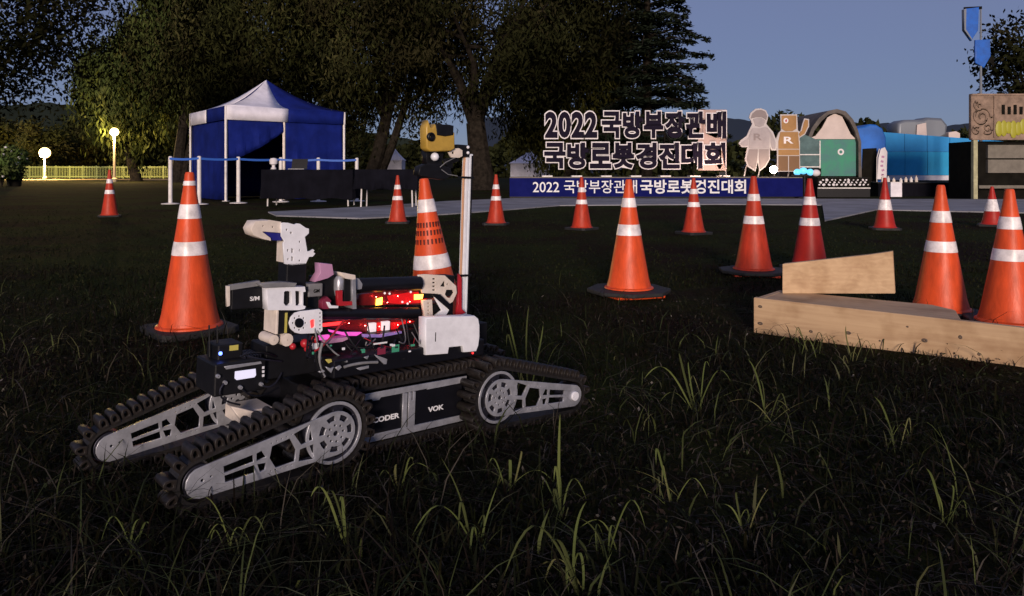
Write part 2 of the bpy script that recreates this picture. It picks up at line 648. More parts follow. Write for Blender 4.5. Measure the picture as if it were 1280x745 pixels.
def crown_mesh(name, cl, nleaf, lw, ll, cols, seed, spread=(0.5, 0.5, 0.4), vert=0.0):
    """cl: clump centres (N,3)"""
    r = np.random.default_rng(seed)
    K = len(cl)
    idx = r.integers(0, K, nleaf)
    sz = r.uniform(0.6, 1.35, (K, 1))
    g = r.normal(size=(nleaf, 3)) * np.array(spread) * sz[idx]
    cent = cl[idx] + g
    cent[:, 2] = np.maximum(cent[:, 2], 0.4)
    V, Q = leaf_quads(cent, lw, ll, r, vert)
    # leaves face outwards, so a clump shades softly from its lit side to its far side
    V4 = V.reshape(-1, 4, 3)
    gn = np.cross(V4[:, 1] - V4[:, 0], V4[:, 2] - V4[:, 0])
    gn /= np.linalg.norm(gn, axis=1)[:, None] + 1e-9
    out = g / (np.array(spread) * 1.2)
    cc_ = cent - cl.mean(0)
    out = out * 0.55 + cc_ / (np.linalg.norm(cc_, axis=1)[:, None] + 1e-6)
    out /= np.linalg.norm(out, axis=1)[:, None] + 1e-9
    fl_ = (gn * out).sum(1) < 0
    V4[fl_] = V4[fl_][:, ::-1]
    gn[fl_] *= -1
    nr = out * 0.9 + gn * 0.25
    nr /= np.linalg.norm(nr, axis=1)[:, None] + 1e-9
    V = V4.reshape(-1, 3)
    ca = np.array(cols)
    base = ca[r.integers(0, len(ca), K)] * r.uniform(0.65, 1.35, (K, 1))
    cc = base[idx] * r.uniform(0.85, 1.15, (nleaf, 1))
    me = fast_mesh(name, V, Q, 'leaf', np.repeat(cc, 4, 0), smooth=True)
    me.normals_split_custom_set_from_vertices(np.repeat(nr, 4, 0))
    return me


def broad_tree(name, label, x, y, h, tr, fork, ctr, rad, nleaf, leaf, cols, seed, lean=(0, 0), nlimb=8, nclump=130, vert=0.0,
               spread=(0.55, 0.55, 0.42), group='trees behind the tent and stage', hollow=0.55, twin=False):
    q = random.Random(seed)
    r = np.random.default_rng(seed)
    root = empty(name, (x, y, 0), label, 'tree', group)
    mb = MB()
    fk = Vector((lean[0], lean[1], fork))
    stems = [[Vector((0, 0, -0.1)), Vector((0, 0, 0.25)), fk * 0.5 + Vector((q.uniform(-.1, .1), 0, 0)), fk]]
    mb.tube(stems[0], [tr * 1.7, tr * 1.15, tr * 0.92, tr * 0.8], 10)
    if twin:
        mb.tube([Vector((tr * .8, 0, 0.2)), Vector((1.0, 0.3, fork * .6)), Vector((2.0, 0.2, fork * 1.5))], [tr * .8, tr * .6, tr * .4], 8)
    C = Vector(ctr)
    tips = []
    for k in range(nlimb):
        a = 2 * math.pi * (k + q.random() * 0.7) / nlimb
        e = q.uniform(0.05, 0.85)
        tip = C + Vector((math.cos(a) * rad[0] * (1 - e * 0.5), math.sin(a) * rad[1] * (1 - e * 0.5), rad[2] * (e - 0.25))) * 0.85
        mid = fk.lerp(tip, 0.45) + Vector((q.uniform(-.4, .4), q.uniform(-.4, .4), q.uniform(0.1, 0.8)))
        mb.tube([fk - Vector((0, 0, 0.3)), fk.lerp(mid, .5) + Vector((0, 0, .15)), mid, tip], [tr * 0.5, tr * 0.36, tr * 0.24, tr * 0.07], 7)
        tips.append(tip)
        for j in range(3):
            s0 = mid.lerp(tip, q.uniform(0, 0.6))
            t2 = s0 + Vector((q.uniform(-1, 1) * rad[0], q.uniform(-1, 1) * rad[1], q.uniform(-0.25, 0.6) * rad[2])) * 0.42
            mb.tube([s0, s0.lerp(t2, .5) + Vector((0, 0, .2)), t2], [tr * 0.16, tr * 0.1, tr * 0.03], 5)
            tips.append(t2)
    mb.build('trunk', 'bark', root, smooth=True)
    d = r.normal(size=(nclump, 3))
    d /= np.linalg.norm(d, axis=1)[:, None]
    rr = r.uniform(hollow ** 3, 1, (nclump, 1)) ** (1 / 3)
    cl = np.array(ctr) + d * rr * np.array(rad)
    cl = np.concatenate([cl, np.array([t[:] for t in tips])])
    place('crown', crown_mesh('crown', cl, nleaf, leaf[0], leaf[1], cols, seed + 1, spread, vert), root)
    return root


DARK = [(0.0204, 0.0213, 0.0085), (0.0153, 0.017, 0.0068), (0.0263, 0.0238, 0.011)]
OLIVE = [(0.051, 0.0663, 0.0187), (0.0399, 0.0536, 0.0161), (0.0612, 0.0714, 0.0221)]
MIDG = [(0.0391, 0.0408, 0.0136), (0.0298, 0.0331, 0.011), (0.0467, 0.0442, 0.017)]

# overhanging tree close on the left (trunk outside the picture)
broad_tree('broadleaf_tree', 'dark broadleaf tree whose boughs overhang the lawn at the lamps', -14.6, 15.5, 11, 0.35, 2.6, (1.2, 0.6, 5.2), (4.3, 3.6, 3.2),
           64000, (0.032, 0.07), DARK, 21, nclump=210, spread=(0.55, 0.55, 0.42), group=None)
# pale willow behind the street lamp
gp = lambda px, D: (px - 640) / FPX * D
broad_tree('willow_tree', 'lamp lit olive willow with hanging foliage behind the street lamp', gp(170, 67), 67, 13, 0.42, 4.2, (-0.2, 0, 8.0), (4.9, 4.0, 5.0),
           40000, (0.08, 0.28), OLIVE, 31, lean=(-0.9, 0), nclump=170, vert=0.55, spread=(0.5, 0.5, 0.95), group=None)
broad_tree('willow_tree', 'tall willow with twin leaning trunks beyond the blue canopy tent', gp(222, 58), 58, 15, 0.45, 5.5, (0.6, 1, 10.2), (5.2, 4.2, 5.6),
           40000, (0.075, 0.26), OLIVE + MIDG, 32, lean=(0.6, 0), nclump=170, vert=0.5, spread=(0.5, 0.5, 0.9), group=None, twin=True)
broad_tree('willow_tree', 'shadowy willow rising right over the canopy tent roof', gp(330, 36), 36, 13, 0.34, 3.6, (0, 0, 7.4), (4.6, 3.6, 4.6),
           44000, (0.042, 0.15), MIDG + DARK, 33, nclump=170, vert=0.4, spread=(0.5, 0.5, 0.7), group=None)
broad_tree('willow_tree', 'dark willow with leaning trunks between tent and yellow sensor head', gp(462, 34), 34, 13, 0.32, 3.4, (0.3, 0, 7.0), (4.4, 3.6, 4.4),
           44000, (0.042, 0.14), DARK + MIDG, 34, lean=(0.8, 0), nclump=150, vert=0.4, spread=(0.5, 0.5, 0.7), group=None, twin=True)
broad_tree('willow_tree', 'big dark willow with thick forked trunk left of the letter sign', gp(603, 32), 32, 14, 0.52, 2.9, (0.4, 0, 7.3), (5.8, 4.2, 4.0),
           40000, (0.042, 0.14), DARK, 35, lean=(-0.3, 0), nlimb=9, nclump=105, vert=0.35, spread=(0.55, 0.5, 0.55), group=None, hollow=0.7)
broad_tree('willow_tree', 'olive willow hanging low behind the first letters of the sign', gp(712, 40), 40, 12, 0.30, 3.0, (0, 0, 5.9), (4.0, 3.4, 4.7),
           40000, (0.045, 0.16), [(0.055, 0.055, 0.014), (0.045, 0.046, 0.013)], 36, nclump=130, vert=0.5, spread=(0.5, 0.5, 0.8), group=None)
broad_tree('broadleaf_tree', 'leafy tree behind the brown notice booth', gp(1285, 29), 29, 8, 0.16, 3.0, (0, 0, 4.9), (1.8, 1.6, 2.1),
           3600, (0.06, 0.12), DARK, 41, nclump=46, spread=(0.28, 0.28, 0.25), group=None)
for k, (px, D, rx, rz, cz) in enumerate([(14, 106, 8.0, 3.4, 5.0), (-95, 60, 6, 2.8, 3.6), (108, 118, 8, 4.2, 5.2), (270, 80, 7, 5, 5.5)]):
    broad_tree('roadside_tree', ['round bushy tree behind the low park lamp', 'tall bushy tree beyond the flower bed', 'small dark tree past the green fence',
               'dark bushy tree behind the tent back wall'][k], gp(px, D), D, cz + rz, 0.25, 1.6, (0, 0, cz), (rx, 4.0, rz), 11000, (0.13, 0.26),
               MIDG if k < 3 else DARK, 50 + k, nclump=90, spread=(0.7, 0.7, 0.55), group=None)


def conifer(name, label, x, y, h, r0, seed):
    q = random.Random(seed)
    r = np.random.default_rng(seed)
    root = empty(name, (x, y, 0), label, 'tree')
    mb = MB().tube([(0, 0, -.1), (0.05, 0, h * .5), (0, 0, h)], [0.32, 0.2, 0.03], 9)
    cs, tilt = [], []
    z = 1.4
    while z < h - 0.4:
        R = r0 * (1 - (z / h) ** 1.3) + 0.3
        nb = q.randint(5, 7)
        a0 = q.random() * 6
        for k in range(nb):
            a = a0 + 2 * math.pi * k / nb + q.uniform(-.3, .3)
            L = R * q.uniform(0.6, 1.12)
            d = Vector((math.cos(a), math.sin(a), 0))
            tipz = z - L * q.uniform(-0.02, 0.16)
            p0, p1, p2 = Vector((0, 0, z)), d * L * .55 + Vector((0, 0, z + 0.16 * L * .6)), d * L + Vector((0, 0, tipz))
            mb.tube([p0, p1, p2], [0.07, 0.045, 0.012], 5)
            n = int(95 * L)
            t = r.uniform(0.18, 1, n)
            pts = np.outer((1 - t) ** 2, p0) + np.outer(2 * t * (1 - t), p1) + np.outer(t ** 2, p2)
            side = np.array([-d.y, d.x, 0])
            wdt = 0.42 * np.sin(np.pi * np.clip(t * .85 + .1, 0, 1)) * L * 0.42
            pts += np.outer(r.normal(size=n) * wdt, side)
            pts[:, 2] += r.normal(size=n) * 0.07 - 0.05
            cs.append(pts)
        z += q.uniform(0.42, 0.75)
    mb.build('trunk', 'bark', root, smooth=True)
    cent = np.concatenate(cs)
    N = len(cent)
    u = r.normal(size=(N, 3)) * np.array([1, 1, 0.28])
    u /= np.linalg.norm(u, axis=1)[:, None]
    v = np.cross(u, np.array([0, 0, 1.0]) + r.normal(size=(N, 3)) * 0.4)
    v /= np.linalg.norm(v, axis=1)[:, None]
    L, Wd = 0.17 * r.uniform(.6, 1.3, (N, 1)), 0.055
    V = np.stack([cent - u * L, cent + v * Wd, cent + u * L, cent - v * Wd], 1).reshape(-1, 3)
    cc = np.array([0.016, 0.022, 0.014]) * r.uniform(.6, 1.5, (N, 1))
    place('crown', fast_mesh('crown', V, np.arange(4 * N).reshape(N, 4), 'leaf', np.repeat(cc, 4, 0)), root)


conifer('conifer_tree', 'dark layered conifer standing behind the letter sign', gp(808, 37), 37, 15.5, 4.3, 77)

# far wood closing the view under the crowns
r = np.random.default_rng(5)
n = 26000
ang = r.uniform(-760, 640, n)
D = r.uniform(126, 150, n)
hh = 7 + 2.2 * np.sin(ang * .021) + 1.5 * np.sin(ang * .057 + 1) + np.where(ang > 250, 1.5, 0)
cent = np.stack([ang / FPX * D * 1.0, D, r.uniform(0, 1, n) ** 0.8 * hh], 1)
V, Q = leaf_quads(cent, 0.42, 0.7, r)
cc = np.array([0.022, 0.025, 0.010]) * r.uniform(.6, 1.5, (n, 1))
tag(place('far_wood', fast_mesh('far_wood', V, Q, 'leaf', np.repeat(cc, 4, 0))), 'dark belt of distant woodland behind the lawn', 'wood', kind='stuff')


# ------------------------------------------------------------------ far left: lamps, fence, flower bed
def street_lamp(px, D, ytop, label, glow, rad, watts, colr):
    x = gp(px, D)
    ztop = CAM_H + (HORIZON - ytop) / FPX * D
    root = empty('street_lamp', (x, D, 0), label, 'street lamp')
    MB().lathe([(0.22, 0), (0.22, 0.25), (0.13, 0.35), (0.11, 1.0), (0.08, ztop - rad)], 12).build('pole', 'lamp_pole', root, True)
    MB().sphere((0, 0, ztop), rad, 14, 9).build('globe', glow, root, True)
    lt = bpy.data.lights.new('lamp_light', 'POINT')
    lt.energy, lt.color, lt.shadow_soft_size = watts, colr, .12
    lo_ = bpy.data.objects.new('lamp_light', lt)
    lo_.location = (0, -rad * 1.15, ztop - rad * 1.15)
    link(lo_, root)
    MB().lathe([(0.03, ztop + rad * 1.12), (rad * .35, ztop + rad * 1.04), (rad * .5, ztop + rad * .95)][::-1], 14).build('cap', 'lamp_pole', root, True)


street_lamp(143, 62, 165, 'tall park lamp glowing orange before the olive willow', 'lamp_glow', 0.34, 3800, (1.0, .66, .26))
street_lamp(56, 86, 191, 'low glowing globe lamp beside the flower bed and fence', 'lamp_glow_low', 0.6, 15000, (1.0, .66, .20))

fence = empty('park_fence', (gp(105, 98), 98, 0), 'green slatted park fence lit up by the lamps', 'fence')
x0, x1 = gp(20, 98) - fence.location.x, gp(238, 98) - fence.location.x
post = MB().bb(-.06, .06, -.06, .06, 0, 1.75).mesh('post', 'fence_green')
npost = 14
for k in range(npost):
    place('post', post, fence, (x0 + (x1 - x0) * k / (npost - 1), 0, 0))
for z in (0.25, 1.5):
    MB().bb(x0, x1, -.03, .03, z, z + .12).build('rail', 'fence_green', fence)
slat = MB().bb(-.035, .035, -.05, -.031, 0.1, 1.68).mesh('slat', 'fence_green')
ns = 110
for k in range(ns):
    place('slat', slat, fence, (x0 + (x1 - x0) * (k + .5) / ns, 0, 0))


def flower_bush(px, D, label, h, rx, seed, blossoms):
    root = empty('flowering_bush', (gp(px, D), D, 0), label, 'bush')
    q = random.Random(seed)
    mb = MB()
    for k in range(7):
        a = q.random() * 6.28
        mb.tube([(0, 0, -.05), (math.cos(a) * .15, math.sin(a) * .15, h * .4), (math.cos(a) * rx * .6, math.sin(a) * rx * .6, h * q.uniform(.7, .95))], [.035, .02, .008], 5)
    mb.build('stem', 'bark', root)
    r = np.random.default_rng(seed)
    d = r.normal(size=(46, 3))
    d /= np.linalg.norm(d, axis=1)[:, None]
    cl = np.array([0, 0, h * .6]) + d * r.uniform(.5, 1, (46, 1)) * np.array([rx, rx, h * .42])
    place('foliage', crown_mesh('foliage', cl, 2600, 0.05, 0.09, [(0.07, 0.11, 0.03), (0.10, 0.13, 0.04)], seed, (.16, .16, .14)), root)
    mb = MB()
    for k in range(blossoms):
        p = cl[q.randrange(len(cl))] * np.array([1.1, 1.1, 1.05])
        mb.sphere(p, q.uniform(.05, .1), 8, 5)
    o = mb.build('blossom', 'skin_white_cloth', root, True)
    o['kind'] = 'stuff'


flower_bush(18, 42, 'tall pale flowering bush at the park edge', 2.35, 0.55, 61, 22)
flower_bush(2, 40, 'wide low flowering bush at the park edge', 1.5, 0.8, 62, 16)
tr_ = empty('flower_planter', (gp(18, 41), 41, 0), 'dark round planter under the pale flowering bush', 'planter')
MB().lathe([(0.001, 0.0), (.32, 0), (.42, .75), (.46, .8), (.46, .86), (.38, .86), (.36, .75), (.001, .75)], 18).build('pot', 'booth_dark', tr_, True)
MB().lathe([(.001, .752), (.35, .752)], 18).build('soil', 'bark', tr_)

# ------------------------------------------------------------------ canopy tent
tc = Vector((gp(333, 21), 21, 0))
tent = empty('canopy_tent', tc, 'blue and white peaked canopy tent with blue side walls', 'tent', rot=(0, 0, math.radians(-6.8)))
HS = 1.64                               # half side
cor = [Vector((math.cos(math.radians(a)), math.sin(math.radians(a)), 0)) * HS * math.sqrt(2) for a in (-90, 0, 90, 180)]   # front, right, back, left
ZE, ZP, ZV = 2.42, 3.36, 2.07


def roof_pt(c, f):
    """f 0 at the eave, 1 at the peak, sagging a little"""
    return c * (1 - f) + Vector((0, 0, ZE + (ZP - ZE) * (f - 0.16 * math.sin(math.pi * f))))


roofp = []
for k in range(4):
    A, B = cor[k], cor[(k + 1) % 4]
    Mm = (A + B) / 2
    for half, (p, q) in enumerate(((A, Mm), (Mm, B))):
        mb = MB()
        n = 8
        for j in range(n + 1):
            f = j / n
            a, b = roof_pt(p, f), roof_pt(q, f)
            mid_sag = 0.06 * math.sin(math.pi * f)
            for t in (0, .33, .66, 1):
                v = a.lerp(b, t)
                mb.v.append((v.x, v.y, v.z - mid_sag * (t if half == 0 else 1 - t)))
        for j in range(n):
            for t in range(3):
                s = j * 4 + t
                mb.f.append((s, s + 1, s + 5, s + 4))
        nrm = Vector((0, 0, 1)).cross(q - p).normalized() * -1
        k0 = len(mb.v)
        for t in range(9):
            v = p.lerp(q, t / 8)
            wav = 0.015 * math.sin(t * 2.2)
            mb.v += [(v.x, v.y, ZE), (v.x + nrm.x * wav, v.y + nrm.y * wav, ZV)]
        for t in range(8):
            s = k0 + t * 2
            mb.f.append((s, s + 1, s + 3, s + 2))
        # k 0: front->right face, k 3: left->front face; each face is white on its left half, blue on its right half
        o = mb.build('roof_panel', 'tent_white' if half == 0 else 'tent_blue', tent, True)
        sm = o.modifiers.new('solid', 'SOLIDIFY')
        sm.thickness = 0.012
for k in range(4):
    c = cor[k] * 0.985
    mb = MB().bb(c.x - .025, c.x + .025, c.y - .025, c.y + .025, 0, ZE)
    mb.bb(c.x - .07, c.x + .07, c.y - .07, c.y + .07, 0, .012)
    mb.build('leg', 'post_white', tent)


def wall(A, B, z0, z1, name, mt, wob=0.05, drape=None):
    mb = MB()
    n, m = 18, 6
    nrm = Vector((0, 0, 1)).cross(B - A).normalized()
    for i_ in range(n + 1):
        f = i_ / n
        p = A.lerp(B, f)
        for j in range(m + 1):
            g = j / m
            zb = z0 if drape is None else drape(f)
            d = wob * math.sin(f * 17 + g * 2) * (1 - g) * .6 + wob * .5 * math.sin(f * 41 + g * 3) * (1 - g)
            mb.v.append((p.x + nrm.x * d, p.y + nrm.y * d, zb + (z1 - zb) * g))
    for i_ in range(n):
        for j in range(m):
            s = i_ * (m + 1) + j
            mb.f.append((s, s + m + 1, s + m + 2, s + 1))
    o = mb.build(name, mt, tent, True)
    sm = o.modifiers.new('solid', 'SOLIDIFY')
    sm.thickness = 0.01
    return o


ci = [c * 0.965 for c in cor]
wall(ci[3], ci[0], 0.02, ZV + .1, 'side_wall', 'tent_blue')
wall(ci[1], ci[2], 0.02, ZV + .1, 'side_wall', 'tent_blue')
wall(ci[2], ci[3], 0.02, ZV + .1, 'side_wall', 'tent_blue')
P1 = ci[0].lerp(ci[1], .46)
wall(P1, ci[1], 0.02, ZV + .1, 'side_wall', 'tent_blue', 0.07)
wall(ci[0], P1, 0, ZV + .1, 'door_curtain', 'tent_blue', 0.05, drape=lambda f: 1.05 + 0.75 * f ** 1.5)
p = ci[0].lerp(ci[1], .47)
MB().bb(p.x - .03, p.x + .03, p.y - .03, p.y + .03, 0, 2.2).build('inner_post', 'cream_plastic', tent)

# ------------------------------------------------------------------ tables and barrier in front of the tent
def table(px0, px1, ybase, label, hang):
    D = CAM_H * FPX / (ybase - HORIZON)
    xa, xb = gp(px0, D), gp(px1, D)
    ln = xb - xa
    root = empty('folding_table', ((xa + xb) / 2, D + .38, 0), label, 'table')
    h = .78
    MB().bb(-ln / 2, ln / 2, -.36, .36, h - .03, h).build('table_top', 'grey_plastic', root)
    for sx in (-1, 1):
        for sy in (-1, 1):
            MB().tube([(sx * (ln / 2 - .12), sy * .28, h - .03), (sx * (ln / 2 - .10), sy * .30, 0)], .016, 8).build('leg', 'post_white', root, True)
    # cloth: top sheet and hanging sides with folds
    mb = MB()
    per = []
    nL, nW = 26, 8
    a, b = ln / 2 + .012, .372
    for k in range(nL):
        per.append((-a + 2 * a * k / nL, -b, 0, -1))
    for k in range(nW):
        per.append((a, -b + 2 * b * k / nW, 1, 0))
    for k in range(nL):
        per.append((a - 2 * a * k / nL, b, 0, 1))
    for k in range(nW):
        per.append((-a, b - 2 * b * k / nW, -1, 0))
    n = len(per)
    for j, zz in enumerate((h + .006, h - .02, h - hang * .5, h - hang)):
        for k, (x, y, ux, uy) in enumerate(per):
            d = 0 if j < 2 else (.012 + .022 * math.sin(k * 1.9)) * (j - 1)
            mb.v.append((x + ux * d, y + uy * d, zz + (0.015 * math.sin(k * .7) if j == 3 else 0)))
    for j in range(3):
        for k in range(n):
            mb.f.append((j * n + k, (j + 1) * n + k, (j + 1) * n + (k + 1) % n, j * n + (k + 1) % n))
    mb.f.append(tuple(range(n)))
    cl = mb.build('tablecloth', 'cloth_black', None, True, loc=root.location)
    tag(cl, label.replace('long folding table', 'black cloth') .replace('short folding table', 'black cloth') + ', draped', 'tablecloth')
    return root


table(327, 440, 258, 'long folding table before the tent doorway', .62)
table(444, 521, 260, 'short folding table beside the dark willow trunk', .40)

posts = [(213, 255), (249, 255.5), (298, 254), (351, 252.5), (398, 252), (446, 251.5)]
labs = ['white barrier post at the outer tent corner', 'white barrier post before the tent side wall', 'white barrier post just left of the tent front leg',
        'white barrier post behind the table at the tent doorway', 'white barrier post behind the table and right tent wall', 'white barrier post at the right tent corner']
tops = []
for (px, yb), lb in zip(posts, labs):
    g = GP(px, yb)
    pr = empty('barrier_post', (g.x, g.y, 0), lb, 'post', 'white posts of the tape barrier')
    MB().lathe([(.045, .02), (.045, 1.08), (.03, 1.1), (.001, 1.1)], 12).build('post', 'post_white', pr, True)
    MB().lathe([(.001, 0), (.2, 0), (.2, .015), (.06, .03), (.001, .03)], 16).build('foot', 'post_white', pr, True)
    tops.append(Vector((g.x, g.y - .052, 1.02)))
mb = MB()
for a, b in zip(tops[:-1], tops[1:]):
    for k in range(8):
        f0, f1 = k / 8, (k + 1) / 8
        p, q = a.lerp(b, f0), a.lerp(b, f1)
        s0, s1 = .02 * math.sin(math.pi * f0), .02 * math.sin(math.pi * f1)
        mb.prism([(p.x, p.y, p.z - s0), (q.x, q.y, q.z - s1), (q.x, q.y, q.z - s1 + .05), (p.x, p.y, p.z - s0 + .05)], (0, .004, 0))
tag(mb.build('barrier_tape', 'tape_blue'), 'blue barrier tape strung between the white posts', 'tape')

# things on the tables
def on_table(px, D, z, label, cat, name, fn):
    root = empty(name, (gp(px, D), D, z), label, cat)
    fn(root)


def cup(root):
    MB().lathe([(.001, 0), (.05, 0), (.06, .03), (.035, .05), (.035, .09), (.08, .12), (.09, .2), (.06, .24), (.001, .25)], 16).build('shade', 'sign_white', root, True)
    MB().lathe([(.001, -.001), (.07, -.001), (.07, .012), (.001, .012)], 16).build('base', 'grey_plastic', root, True)


def laptop(root):
    MB().bb(-.17, .17, -.12, .12, 0.002, .02).build('keyboard', 'grey_plastic', root)
    MB().prism([(-.17, .12, .02), (.17, .12, .02), (.17, .19, .23), (-.17, .19, .23)], (0, .008, 0)).build('screen', 'black_plastic', root)


on_table(342, 15.9, .788, 'small white table lamp on the black cloth', 'lamp', 'table_lamp', cup)
on_table(372, 15.9, .788, 'open laptop on the black cloth by the white lamp', 'laptop', 'laptop', laptop)


def white_tent(px, D, wpx, ytop, ybase, label):
    x = gp(px, D)
    hw = wpx / FPX * D / 2
    zt = CAM_H + (HORIZON - ytop) / FPX * D
    root = empty('white_tent', (x, D, 0), label, 'tent')
    ze = zt * .58
    mb = MB()
    c4 = [(-hw, -hw), (hw, -hw), (hw, hw), (-hw, hw)]
    for f in range(7):
        g = f / 6
        s = (1 - g) ** 1.5 + .04
        for a, b in c4:
            mb.v.append((a * s, b * s, ze + (zt - ze) * g))
    for f in range(6):
        for k in range(4):
            mb.f.append((f * 4 + k, f * 4 + (k + 1) % 4, f * 4 + 4 + (k + 1) % 4, f * 4 + 4 + k))
    mb.build('roof', 'tent_white', root)
    MB().bb(-hw * .96, hw * .96, -hw * .96, hw * .96, 0, ze - .003).build('side_wall', 'tent_white', root)


white_tent(490, 44, 30, 178, 232, 'small white peaked tent beyond the dark willow trunks')
white_tent(662, 50, 50, 186, 230, 'white peaked tent half hidden behind the navy stage banner')

# ------------------------------------------------------------------ stage with banner
SD = 21.6
stage = empty('stage', (gp(820, SD), SD, 0), 'low stage with a navy banner along its front', 'stage')
sx0, sx1 = gp(637, SD) - stage.location.x, gp(1003, SD) - stage.location.x
MB().bb(sx0, sx1, .02, 2.6, 0, .57).build('platform', 'black_plastic', stage)
MB().bb(sx0, sx1, 0, 2.62, .573, .60).build('deck', 'booth_panel', stage)
ban = MB().bb(sx0, sx1, -.03, .015, .03, .57).build('banner', 'navy_print', stage)


def banner_text(body, px0, px1, py0, py1, off):
    me = text_mesh('banner_lettering', body, 'white_print', 1.0, off, .004)
    lo, hi = bounds(me)
    xa, xb = gp(px0, SD) - stage.location.x, gp(px1, SD) - stage.location.x
    za, zb = CAM_H + (HORIZON - py1) / FPX * SD, CAM_H + (HORIZON - py0) / FPX * SD
    sx, sz = (xb - xa) / (hi[0] - lo[0]), (zb - za) / (hi[2] - lo[2])
    me.transform(Matrix.Translation((xa - lo[0] * sx, -.036, za - lo[2] * sz)) @ Matrix.Diagonal((sx, 1, sz, 1)))
    place('banner_lettering', me, ban)


banner_text('2022 국방부장관배', 666, 796, 225, 241.5, .006)
banner_text('국방로봇경진대회', 800, 932, 224.5, 242, .022)

# letter sign standing on the stage
LD = 22.9
ls = empty('letter_sign', (gp(794, LD), LD, .60), 'two rows of dark cut-out letters with white edges', 'sign')


def letters(body, cells, py0, py1):
    for ch, (p0, p1) in zip(body, cells):
        xa, xb = gp(p0, LD) - ls.location.x, gp(p1, LD) - ls.location.x
        za = CAM_H + (HORIZON - py1) / FPX * LD - .6
        zb = CAM_H + (HORIZON - py0) / FPX * LD - .6
        dig = ch.isdigit()
        me = text_mesh('letter_edge', ch, 'sign_white', 1.0, .082, .05)
        lo, hi = bounds(me)
        sx, sz = (xb - xa) / (hi[0] - lo[0]), (zb - za) / (hi[2] - lo[2])
        T = Matrix.Translation((xa - lo[0] * sx, 0, za - lo[2] * sz)) @ Matrix.Diagonal((sx, 1, sz, 1))
        me.transform(T)
        e = place('letter_edge', me, ls)
        mf = text_mesh('letter_face', ch, 'navy_letter', 1.0, .043, .02)
        mf.transform(Matrix.Translation((0, -.042, 0)) @ T)
        place('letter_face', mf, e)


cell1 = [(680 + 16.5 * k, 680 + 16.5 * k + 18) for k in range(4)] + [(751 + 26.2 * k, 751 + 26.2 * k + 26.5) for k in range(6)]
letters('2022국방부장관배', cell1, 138, 174)
letters('국방로봇경진대회', [(679 + 28.5 * k, 679 + 28.5 * k + 29) for k in range(8)], 177, 212)
zl = lambda py: CAM_H + (HORIZON - py) / FPX * LD - .6
fx0, fx1 = gp(684, LD) - ls.location.x, gp(905, LD) - ls.location.x
for z in (zl(205), zl(188), zl(168), zl(150)):
    MB().bb(fx0, fx1, .03, .06, z, z + .04).build('rail', 'booth_dark', ls)
MB().bb(gp(873, LD) - ls.location.x, gp(908.5, LD) - ls.location.x, .0255, .0295, zl(213), zl(137)).build('end_board', 'board_floodlit', ls)
nP = 7
for k in range(nP):
    x = fx0 + (fx1 - fx0) * k / (nP - 1)
    MB().bb(x - .02, x + .02, .062, .10, 0, zl(146)).build('upright', 'booth_dark', ls)
    MB().tube([(x, .1, zl(170)), (x + (.35 if k == nP - 1 else 0.05), 1.0, 0)], .022, 6).build('strut', 'post_white' if k == nP - 1 else 'booth_dark', ls)
    MB().bb(x - .16, x + .16, -.1, .3, 0, .04).build('foot', 'post_white', ls)

# floodlight and lantern on the stage edge
fl = empty('floodlight', (gp(967, 21.75), 21.75, .60), 'bright floodlight glowing at the grey figure feet', 'floodlight')
MB().bb(-.12, .12, -.08, .08, 0, .03).build('base', 'black_plastic', fl)
MB().tube([(0, 0, .03), (0, 0, .12)], .02, 8).build('stem', 'black_plastic', fl)
MB().sphere((0, 0, .22), .11, 14, 9).build('lamp_globe', 'flood_glow', fl, True)
f2_ = empty('floodlight', (gp(903, 21.75), 21.75, .60), 'warm floodlight washing the last letters of the sign', 'floodlight')
MB().bb(-.1, .1, -.07, .07, 0, .02).build('base', 'black_plastic', f2_)
MB().tube([(0, 0, .02), (0, 0, .05)], .015, 8).build('stem', 'black_plastic', f2_)
MB().bb(-.09, .09, -.03, .03, .05, .15).build('housing', 'black_plastic', f2_)
MB().bb(-.08, .08, .0305, .034, .06, .14).build('lamp_face', 'flood_strong', f2_)
ln = empty('lantern', (gp(1006, 21.5), 21.5, 0), 'pale blue lit lantern cluster on a stand at the stage corner', 'lantern')
MB().tube([(0, 0, 0), (0, 0, .66)], .03, 8).build('stand', 'black_plastic', ln)
MB().bb(-.25, .25, -.18, .18, 0, .02).build('foot', 'black_plastic', ln)
for k, (x, z, sx) in enumerate([(-.22, .74, .10), (-.05, .78, .12), (.14, .74, .10), (.30, .72, .13)]):
    MB().sphere((x, -.02 * k, z), 1, 12, 7, (sx, .09, .10)).build('lamp', 'lantern_blue' if k < 3 else 'sign_white', ln, True)
MB().bb(-.36, .44, -.06, .06, .64, .665).build('tray', 'black_plastic', ln)


# ------------------------------------------------------------------ cut-out figures
def standee(name, label, D, z0, pieces, braces):
    """pieces: (part name, px outline, material, layer)"""
    xs = [p[0] for pc in pieces for p in pc[1]]
    cxp = (min(xs) + max(xs)) / 2
    root = empty(name, (gp(cxp, D), D, z0), label, 'figure')
    for nm, pl, mt, layer in pieces:
        q = [(gp(px, D) - root.location.x, CAM_H + (HORIZON - py) / FPX * D - z0) for px, py in pl]
        me = curve_mesh(nm, [q], .05 if layer == 0 else .018, mt)
        place(nm, me, root, (0, -.034 - .019 * (layer - 1) if layer else 0, 0))
    for px in braces:
        x = gp(px, D) - root.location.x
        MB().tube([(x, .03, .9), (x, .6, .01)], .02, 6).build('brace', 'post_white', root)
        MB().bb(x - .1, x + .1, -.1, .65, 0, .012).build('foot', 'black_plastic', root)
    return root


def circ(cx, cy, rx, ry=None, n=20):
    ry = ry or rx
    return [(cx + rx * math.cos(2 * math.pi * k / n), cy + ry * math.sin(2 * math.pi * k / n)) for k in range(n)]


